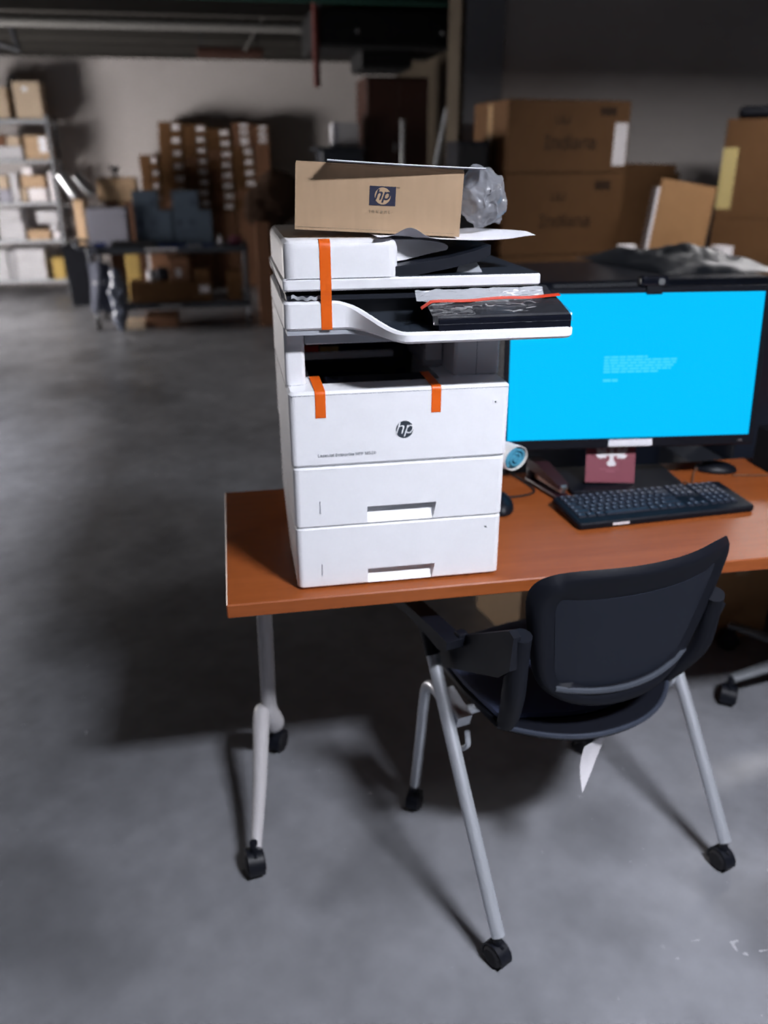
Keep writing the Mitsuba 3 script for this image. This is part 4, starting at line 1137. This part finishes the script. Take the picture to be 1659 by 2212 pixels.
k, pos, dim = carton('grey_carton', 1.155, 1.42, 7.42, 7.70, 1.657, 1.88, 'box_white', 'pale grey carton standing on the dark blue machine', 0, None, ((0.03, 0.2, 0.0, 1.0, 'box_grey'),), False)

# crumpled kraft heap and dark board left of the printer
carton('kraft_carton', 0.36, 0.80, 7.55, 7.95, 0.0, 0.88, 'kraft_dark', 'dark brown carton standing behind the cart next to the printer')
kr = trimesh.creation.icosphere(4, 1.0); kr.vertices = kr.vertices * (0.30, 0.24, 0.26)
kr = crumple(kr, 0.09, 4.5, 3); kr.apply_translation((0.56, 7.75, 0.882 - kr.vertices[:, 2].min()))
k = add('kraft_paper', kr, 'kraft_dark', 30)
tag(k, 'crumpled dark brown packing paper on the carton behind the cart', 'paper')
leaning('tall_board', 0.335, 0.47, 7.02, 0.99, 0.05, 0.06, 'cardboard_dark', 'tall narrow brown carton leaning at the right end of the cart')

# ------------------------------------------------------------------ shelf unit at the far left
S = 'shelf_unit'
tag(S, 'grey metal shelving unit with cartons against the back wall at the left', 'shelf')
SX0, SX1, SY0, SY1 = -3.30, -1.905, 9.84, 10.32
levels = (0.165, 0.640, 1.075, 1.551, 1.987)
for z in levels:
    add(S + '__shelf_board', bx(SX0, SX1, SY0, SY1, z - 0.035, z, 0.004), 'shelf_metal')
for x in (SX0 + 0.02, SX1 - 0.02):
    for y in (SY0 - 0.012, SY1 + 0.012):
        add(S + '__post', bx(x - 0.02, x + 0.02, y - 0.012, y + 0.012, 0.0, 2.03, 0.002), 'grey_metal')
def shelf_item(x0, x1, z, h_, m, lab, depth=0.32, y=9.88, key='shelf_carton', stickers=(), tape_=False):
    return carton(key, x0, x1, y, y + depth, z + 0.001, z + h_, m, lab, 0, None, stickers, tape_)
L1, L2, L3, L4, L5 = levels
shelf_item(-2.26, -1.96, L5, 0.40, 'cardboard_pale', 'tan carton with a round white sticker on top of the shelving unit')
k = 'shelf_carton'
dsk = trimesh.creation.cylinder(0.033, 0.002, sections=24); dsk.apply_transform(trimesh.transformations.rotation_matrix(math.pi / 2, [1, 0, 0]))
add(k + '__sticker', at(dsk, -2.127, 9.8792, L5 + 0.32), 'sticker_bright'); part(k + '__sticker', 'round white sticker')
shelf_item(-2.62, -2.335, L5, 0.34, 'cardboard_pale', 'pinkish carton on top of the shelving unit at the left edge')
k = add('shelf_bracket', bx(-2.325, -2.275, 10.1, 10.15, L5 + 0.001, L5 + 0.47, 0.004), 'dark_metal')
tag(k, 'dark upright bar behind the tan carton on top of the shelving unit', 'bar')
shelf_item(-2.62, -2.257, L4, 0.15, 'box_white', 'long white carton on the second shelf from the top')
shelf_item(-2.42, -2.275, L4 + 0.151, 0.105, 'cardboard_pale', 'small beige carton on the long white carton on the second shelf from the top')
shelf_item(-2.58, -2.44, L4 + 0.151, 0.12, 'cardboard_dark', 'small dark carton on the long white carton at the left edge')
shelf_item(-2.224, -1.955, L4, 0.265, 'cardboard', 'brown carton with a white sheet on the second shelf from the top', stickers=((0.60, 0.96, 0.28, 0.96, 'sticker_bright'),))
shelf_item(-2.455, -2.365, L3, 0.33, 'box_white', 'narrow upright white carton on the middle shelf')
shelf_item(-2.60, -2.47, L3, 0.15, 'box_grey', 'small grey carton at the left edge of the middle shelf')
shelf_item(-2.59, -2.48, L3 + 0.152, 0.15, 'cardboard_pale', 'cream carton on the small grey one at the left edge of the middle shelf')
shelf_item(-2.345, -2.285, L3, 0.165, 'cardboard_pale', 'narrow beige carton on the middle shelf')
shelf_item(-2.265, -2.055, L3, 0.165, 'sticker', 'low pinkish white carton on the middle shelf')
shelf_item(-2.325, -2.06, L3 + 0.167, 0.135, 'cardboard', 'brown carton lying on the low cartons of the middle shelf')
shelf_item(-2.30, -2.18, L3 + 0.304, 0.095, 'sticker', 'small white carton on top of the brown carton of the middle shelf')
shelf_item(-2.015, -1.955, L3, 0.35, 'sticker', 'slim upright white carton at the right end of the middle shelf')
shelf_item(-2.66, -2.377, L2, 0.225, 'box_white', 'white carton at the left of the fourth shelf from the top')
shelf_item(-2.66, -2.40, L2 + 0.227, 0.135, 'box_white', 'flat white carton lying on the white carton of the fourth shelf from the top')
shelf_item(-2.344, -2.09, L2, 0.115, 'cardboard', 'flat brown carton on the fourth shelf from the top')
shelf_item(-2.05, -1.965, L2, 0.095, 'sticker', 'tiny white carton at the right end of the fourth shelf from the top')
shelf_item(-2.075, -1.985, L2 + 0.097, 0.085, 'box_white', 'small white carton on the tiny one at the right end of the fourth shelf')
shelf_item(-2.218, -1.965, L2 + 0.184, 0.155, 'box_white', 'wide white carton resting on the small cartons at the right of the fourth shelf')
shelf_item(-2.86, -2.635, L1, 0.36, 'box_white', 'white carton on the bottom shelf at the left edge')
for i in range(2):
    shelf_item(-2.615 + i * 0.036, -2.584 + i * 0.036, L1, 0.35, 'box_white', ('slim white binder left of the other on the bottom shelf', 'slim white binder touching the large white carton on the bottom shelf')[i], key='binder')
shelf_item(-2.538, -2.19, L1, 0.37, 'box_white', 'large white carton in the middle of the bottom shelf')
shelf_item(-2.113, -1.972, L1, 0.255, 'cardboard_yellow', 'yellow carton at the right end of the bottom shelf')
# waste bin and small things between shelf and cart
wb = 'waste_bin'
tag(wb, 'tall black waste bin between the shelving unit and the cart', 'bin')
add(wb + '__body', hull([(x, y, z) for z, e in ((0.0, 0.03), (0.62, 0.0)) for x in (-1.76 + e, -1.48 - e) for y in (8.7 + e, 9.1 - e)]), 'matte_black')
add(wb + '__lid', bx(-1.775, -1.465, 8.685, 9.115, 0.62, 0.66, 0.01), 'matte_black')
carton('orange_carton', -1.58, -1.48, 8.74, 9.05, 0.662, 1.14, 'cardboard', 'upright tan carton standing on the black waste bin')
for i, (x, a, lab) in enumerate(((-1.60, 0.50, 'left silver reflector lamp lying on the tan carton'), (-1.44, 0.62, 'right silver reflector lamp lying above the grey carton'))):
    e = lathe([(0, 0), (0.05, 0), (0.06, 0.05), (0.062, 0.27), (0.055, 0.28), (0.05, 0.05), (0, 0.04)], 20)
    e.apply_transform(trimesh.transformations.rotation_matrix(-a, [0, 1, 0]))
    k = add('reflector_lamp', at(e, x + 0.05, 8.80 + 0.18 * i, 1.141 - e.vertices[:, 2].min()), 'steel', 40)
    tag(k, lab, 'lamp')
carton('brown_carton', -1.30, -0.92, 9.1, 9.5, 0.0, 1.10, 'cardboard_dark', 'tall dark brown carton behind the cart under the open tan carton')
carton('brown_carton', -1.36, -0.93, 9.12, 9.5, 1.102, 1.36, 'cardboard', 'tan carton behind the grey carton of the cart')
dl = 'desk_lamp'
tag(dl, 'small black clamp lamp on the tan carton behind the cart', 'lamp')
add(dl + '__arm', tube(spline([(-1.14, 9.2, 1.362), (-1.16, 9.2, 1.42), (-1.20, 9.2, 1.49)], 4), 0.014, 8), 'black_plastic', 40)
add(dl + '__shade', at(lathe([(0.012, 0.06), (0.02, 0.055), (0.05, 0.0), (0.046, 0.0), (0.012, 0.045)], 18), -1.12, 9.2, 1.43, M=trimesh.transformations.rotation_matrix(-0.9, [0, 1, 0])), 'black_plastic', 40)
add(dl + '__base', at(trimesh.creation.cylinder(0.05, 0.014, sections=18), -1.14, 9.2, 1.369), 'black_plastic', 40)

# ------------------------------------------------------------------ stack of labelled cartons against the back wall
YS = 10.02
def far(x, z):  # positions measured at 8.6 m, carried out to the wall
    s = (YS - CAM[1]) / (8.6 - CAM[1])
    return CAM[0] + (x - CAM[0]) * s, CAM[2] + (z - CAM[2]) * s
cols = [('leftmost', -0.81, -0.605, 1.594, 0.128, 4), ('second', -0.590, -0.338, 1.921, 0.128, 6), ('third', -0.332, -0.080, 1.900, 0.1075, 8),
        ('fourth', -0.072, 0.184, 1.861, 0.1075, 8), ('fifth', 0.190, 0.428, 1.673, 0.1075, 6)]
ordn = ['topmost', 'second from the top', 'third from the top', 'fourth from the top', 'fifth from the top', 'sixth from the top', 'seventh from the top', 'eighth from the top', 'ninth from the top']
for nm, x0, x1, zt, hh, n in cols:
    X0, Z1 = far(x0, zt); X1, _ = far(x1, zt); H = hh * 1.143
    for i in range(n):
        j = rng.uniform(-0.008, 0.008)
        z1 = Z1 - i * H
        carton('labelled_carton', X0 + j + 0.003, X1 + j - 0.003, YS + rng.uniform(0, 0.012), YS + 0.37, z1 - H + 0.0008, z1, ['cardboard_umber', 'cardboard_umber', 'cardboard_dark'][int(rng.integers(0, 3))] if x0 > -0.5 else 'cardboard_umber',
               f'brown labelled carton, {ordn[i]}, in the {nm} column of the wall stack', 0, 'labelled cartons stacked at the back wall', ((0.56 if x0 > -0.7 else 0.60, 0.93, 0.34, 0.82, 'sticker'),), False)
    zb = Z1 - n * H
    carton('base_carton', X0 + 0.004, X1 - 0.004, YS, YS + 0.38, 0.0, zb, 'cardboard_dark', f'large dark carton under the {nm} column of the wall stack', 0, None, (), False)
for nm, x0, x1, zt in (('left', 0.205, 0.400, 1.917), ('right', 0.414, 0.596, 1.895)):
    X0, Z1 = far(x0, zt); X1, _ = far(x1, zt)
    for i in range(3):
        Hh = 0.0735
        zl = Z1 - (i + 1) * Hh
        if nm == 'left' and i == 2: zl = far(0, 1.673)[1]
        carton('flat_carton', X0, X1, YS + 0.01, YS + 0.34, zl + 0.001, Z1 - i * Hh, 'cardboard_dark', f'flat dark carton, {ordn[i]} of the {nm} three on the wall stack', 0, 'flat cartons on the wall stack', ((0.40, 0.85, 0.2, 0.85, 'sticker'),), False)
    if nm == 'right':
        carton('base_carton', far(0.436, 1)[0], X1, YS, YS + 0.36, 0.0, Z1 - 3 * 0.0735, 'cardboard_dark', 'tall dark carton at the right end of the wall stack', 0, None, (), False)

# ------------------------------------------------------------------ utility cart
C = 'utility_cart'
tag(C, 'dark grey two deck utility cart loaded with boxes in front of the wall stack', 'cart')
CX0, CX1, CY0, CY1 = -1.265, 0.255, 7.10, 7.72
for z0_, z1_ in ((0.715, 0.775), (0.19, 0.25)):
    tr = cut(bx(CX0, CX1, CY0, CY1, z0_, z1_, 0.008), bx(CX0 + 0.02, CX1 - 0.02, CY0 + 0.02, CY1 - 0.02, z1_ - 0.02, z1_ + 0.05))
    add(C + '__deck', tr, 'cart_grey')
for x in (CX0 + 0.03, CX1 - 0.03):
    for y in (CY0 + 0.03, CY1 - 0.03):
        add(C + '__post', bx(x - 0.022, x + 0.022, y - 0.022, y + 0.022, 0.246, 0.72, 0.004), 'cart_grey')
        add(C + '__fork', bx(x - 0.018, x + 0.018, y - 0.02, y + 0.02, 0.09, 0.19, 0.003), 'steel')
        w = lathe([(0, -0.016), (0.052, -0.016), (0.058, -0.01), (0.058, 0.01), (0.052, 0.016), (0, 0.016)], 20)
        w.apply_transform(trimesh.transformations.rotation_matrix(math.pi / 2, [1, 0, 0])); w.apply_transform(rotz(90))
        add(C + '__wheel', at(w, x, y - 0.01, 0.0585), 'black_rubber', 35)
add(C + '__push_handle', tube(spline([(CX0 + 0.02, CY0 + 0.04, 0.74), (CX0 - 0.10, CY0 + 0.04, 0.80), (CX0 - 0.12, (CY0 + CY1) / 2, 0.81), (CX0 - 0.10, CY1 - 0.04, 0.80), (CX0 + 0.02, CY1 - 0.04, 0.74)], 6), 0.016, 10), 'cart_grey', 40)
add(C + '__edge_label', cat_(bx(-0.72, -0.42, CY0 - 0.002, CY0 + 0.001, 0.742, 0.764)), 'paper_grey')
add(C + '__edge_label', cat_(bx(-0.63, -0.42, CY0 - 0.002, CY0 + 0.001, 0.212, 0.230)), 'paper_grey')
DZ = 0.7555
carton('grey_box', -1.225, -0.868, 7.16, 7.5, DZ, 1.128, 'box_grey', 'pale grey box at the left end of the cart top', 0, None, ((0.12, 0.40, 0.07, 0.17, 'blue_plastic'),), False)
def stepped(x0, x1, x2, zt, zl, lab):
    k = 'display_box' if 'display_box' not in labels else 'display_box_001'
    tag(k, lab, 'box')
    poly = Polygon([(x0, DZ), (x2, DZ), (x2, zl), (x1, zl), (x1, zt), (x0, zt)])
    add(k + '__body', extr(poly, 0.30, 'y', 7.22), 'slate_card')
    for cx_, cz_, r_ in ((x0 + 0.055, 0.985, 0.036), (x0 + 0.175, 0.985, 0.036), (x1 - 0.045, 1.165, 0.030)):
        dd = trimesh.creation.cylinder(r_, 0.002, sections=22); dd.apply_transform(trimesh.transformations.rotation_matrix(math.pi / 2, [1, 0, 0]))
        add(k + '__printed_disc', at(dd, cx_, 7.2195, cz_), 'slate_print')
    add(k + '__printed_bar', bx(x0 + 0.04, x0 + 0.21, 7.2185, 7.221, 0.90, 0.925), 'slate_print')
stepped(-0.800, -0.565, -0.450, 1.272, 1.098, 'slate blue stepped display box left of its twin on the cart')
stepped(-0.435, -0.190, -0.075, 1.270, 1.095, 'slate blue stepped display box right of its twin on the cart')
k = add('black_bar', bx(-1.03, -0.62, 7.135, 7.155, DZ + 0.001, DZ + 0.075, 0.004), 'black_rubber')
tag(k, 'black bar lying in front of the left display box on the cart', 'bar')
bt = 'blue_tray'
tag(bt, 'dark blue tray in front of the right display box on the cart', 'tray')
add(bt + '__body', bx(-0.60, -0.06, 7.135, 7.20, DZ + 0.001, DZ + 0.030, 0.006), 'blue_plastic')
add(bt + '__label', bx(-0.33, -0.18, 7.1325, 7.136, DZ + 0.010, DZ + 0.028), 'paper_grey')
k = add('white_bottle', at(lathe([(0, 0), (0.022, 0), (0.024, 0.01), (0.024, 0.07), (0.010, 0.095), (0.010, 0.115), (0, 0.115)], 16), -0.01, 7.20, DZ), 'sticker_bright', 40)
tag(k, 'small white bottle on the cart right of the display boxes', 'bottle')
pk = trimesh.creation.icosphere(3, 1.0); pk.vertices = pk.vertices * (0.075, 0.06, 0.055); pk = crumple(pk, 0.018, 14, 5)
k = add('pink_bag', at(pk, 0.14, 7.30, DZ - pk.vertices[:, 2].min()), 'pink_plastic', 40)
tag(k, 'crumpled pink bag at the right end of the cart top', 'bag')
LZ = 0.2305
carton('long_carton', -0.905, -0.125, 7.14, 7.44, LZ, 0.442, 'cardboard_umber', 'long low brown carton with a white label on the lower deck of the cart', 0, None, ((0.85, 0.975, 0.47, 0.82, 'sticker'),), False)
carton('cart_carton', -0.955, -0.82, 7.47, 7.67, LZ, 0.69, 'cardboard_yellow', 'upright yellow carton at the back of the lower cart deck', 0, None, (), False)
carton('cart_carton', -0.515, -0.325, 7.16, 7.40, 0.443, 0.665, 'cardboard_dark', 'dark brown carton on the long carton below the cart top', 0, None, ((0.30, 0.6, 0.2, 0.55, 'paper_grey'),), False)
carton('cart_carton', -0.275, -0.135, 7.15, 7.40, 0.443, 0.555, 'cardboard_umber', 'small reddish brown carton at the right end of the long carton', 0, None, (), False)
carton('cart_carton', 0.03, 0.17, 7.16, 7.40, LZ, 0.53, 'cardboard_umber', 'small brown carton at the right end of the lower cart deck', 0, None, (), False)
k = add('black_pouch', at(rb(-0.065, 0.065, -0.05, 0.05, 0, 0.13, 0.04, 10), -0.585, 7.25, 0.4432), 'black_soft', 45)
tag(k, 'black pouch on the long carton on the lower cart deck', 'pouch')
k = add('white_roll', at(lathe([(0.02, 0), (0.05, 0), (0.05, 0.10), (0.02, 0.10)], 20), -0.70, 7.28, 0.4432), 'paper_grey', 40)
tag(k, 'pale paper roll behind the black pouch on the lower cart deck', 'roll')
# grey bag and shiny plastic bag hanging over the cart's left end
hb = 'hanging_bag'
tag(hb, 'grey cloth bag hanging at the left front corner of the cart', 'bag')
G = np.array([[(-1.262 + 0.20 * u + 0.01 * math.sin(5 * w), 7.055 - 0.045 * math.sin(math.pi * u) - 0.02 * w + 0.012 * math.sin(7 * u + 4 * w), 0.655 - 0.46 * w - 0.015 * math.sin(9 * u)) for w in np.linspace(0, 1, 16)] for u in np.linspace(0, 1, 16)])
add(hb + '__pouch', solid_grid(G, -0.010), 'cloth_grey', 50)
add(hb + '__strap', tube(spline([(-1.235, 7.08, 0.655), (-1.22, 7.080, 0.72), (-1.19, 7.086, 0.785), (-1.16, 7.08, 0.72), (-1.13, 7.07, 0.655)], 5), 0.009, 8), 'cloth_grey', 40)
add(hb + '__zip', solid_grid(np.array([[(-1.225 + 0.13 * u, 7.075 - 0.045 * math.sin(math.pi * (0.2 + 0.6 * u)) - 0.034, 0.475 - w) for w in (0, 0.018)] for u in np.linspace(0, 1, 10)]), 0.003), 'paper_grey', True)
gb = trimesh.creation.icosphere(4, 1.0); gb.vertices = gb.vertices * (0.085, 0.07, 0.31)
gb = crumple(gb, 0.035, 11, 8); gb.apply_translation((-1.005, 6.97, 0.002 - gb.vertices[:, 2].min()))
k = add('plastic_sack', gb, 'bag_shiny', 40)
tag(k, 'shiny grey plastic sack standing on the floor before the cart', 'sack')
carton('flat_box', -0.79, -0.48, 7.15, 7.5, 0.0, 0.115, 'cardboard_dark', 'flat dark box on the floor under the cart', 0, None, (), False)
carton('flat_box', -0.985, -0.80, 7.12, 7.45, 0.0, 0.062, 'cardboard_pale', 'flat pale carton on the floor under the left part of the cart', 0, None, (), False)
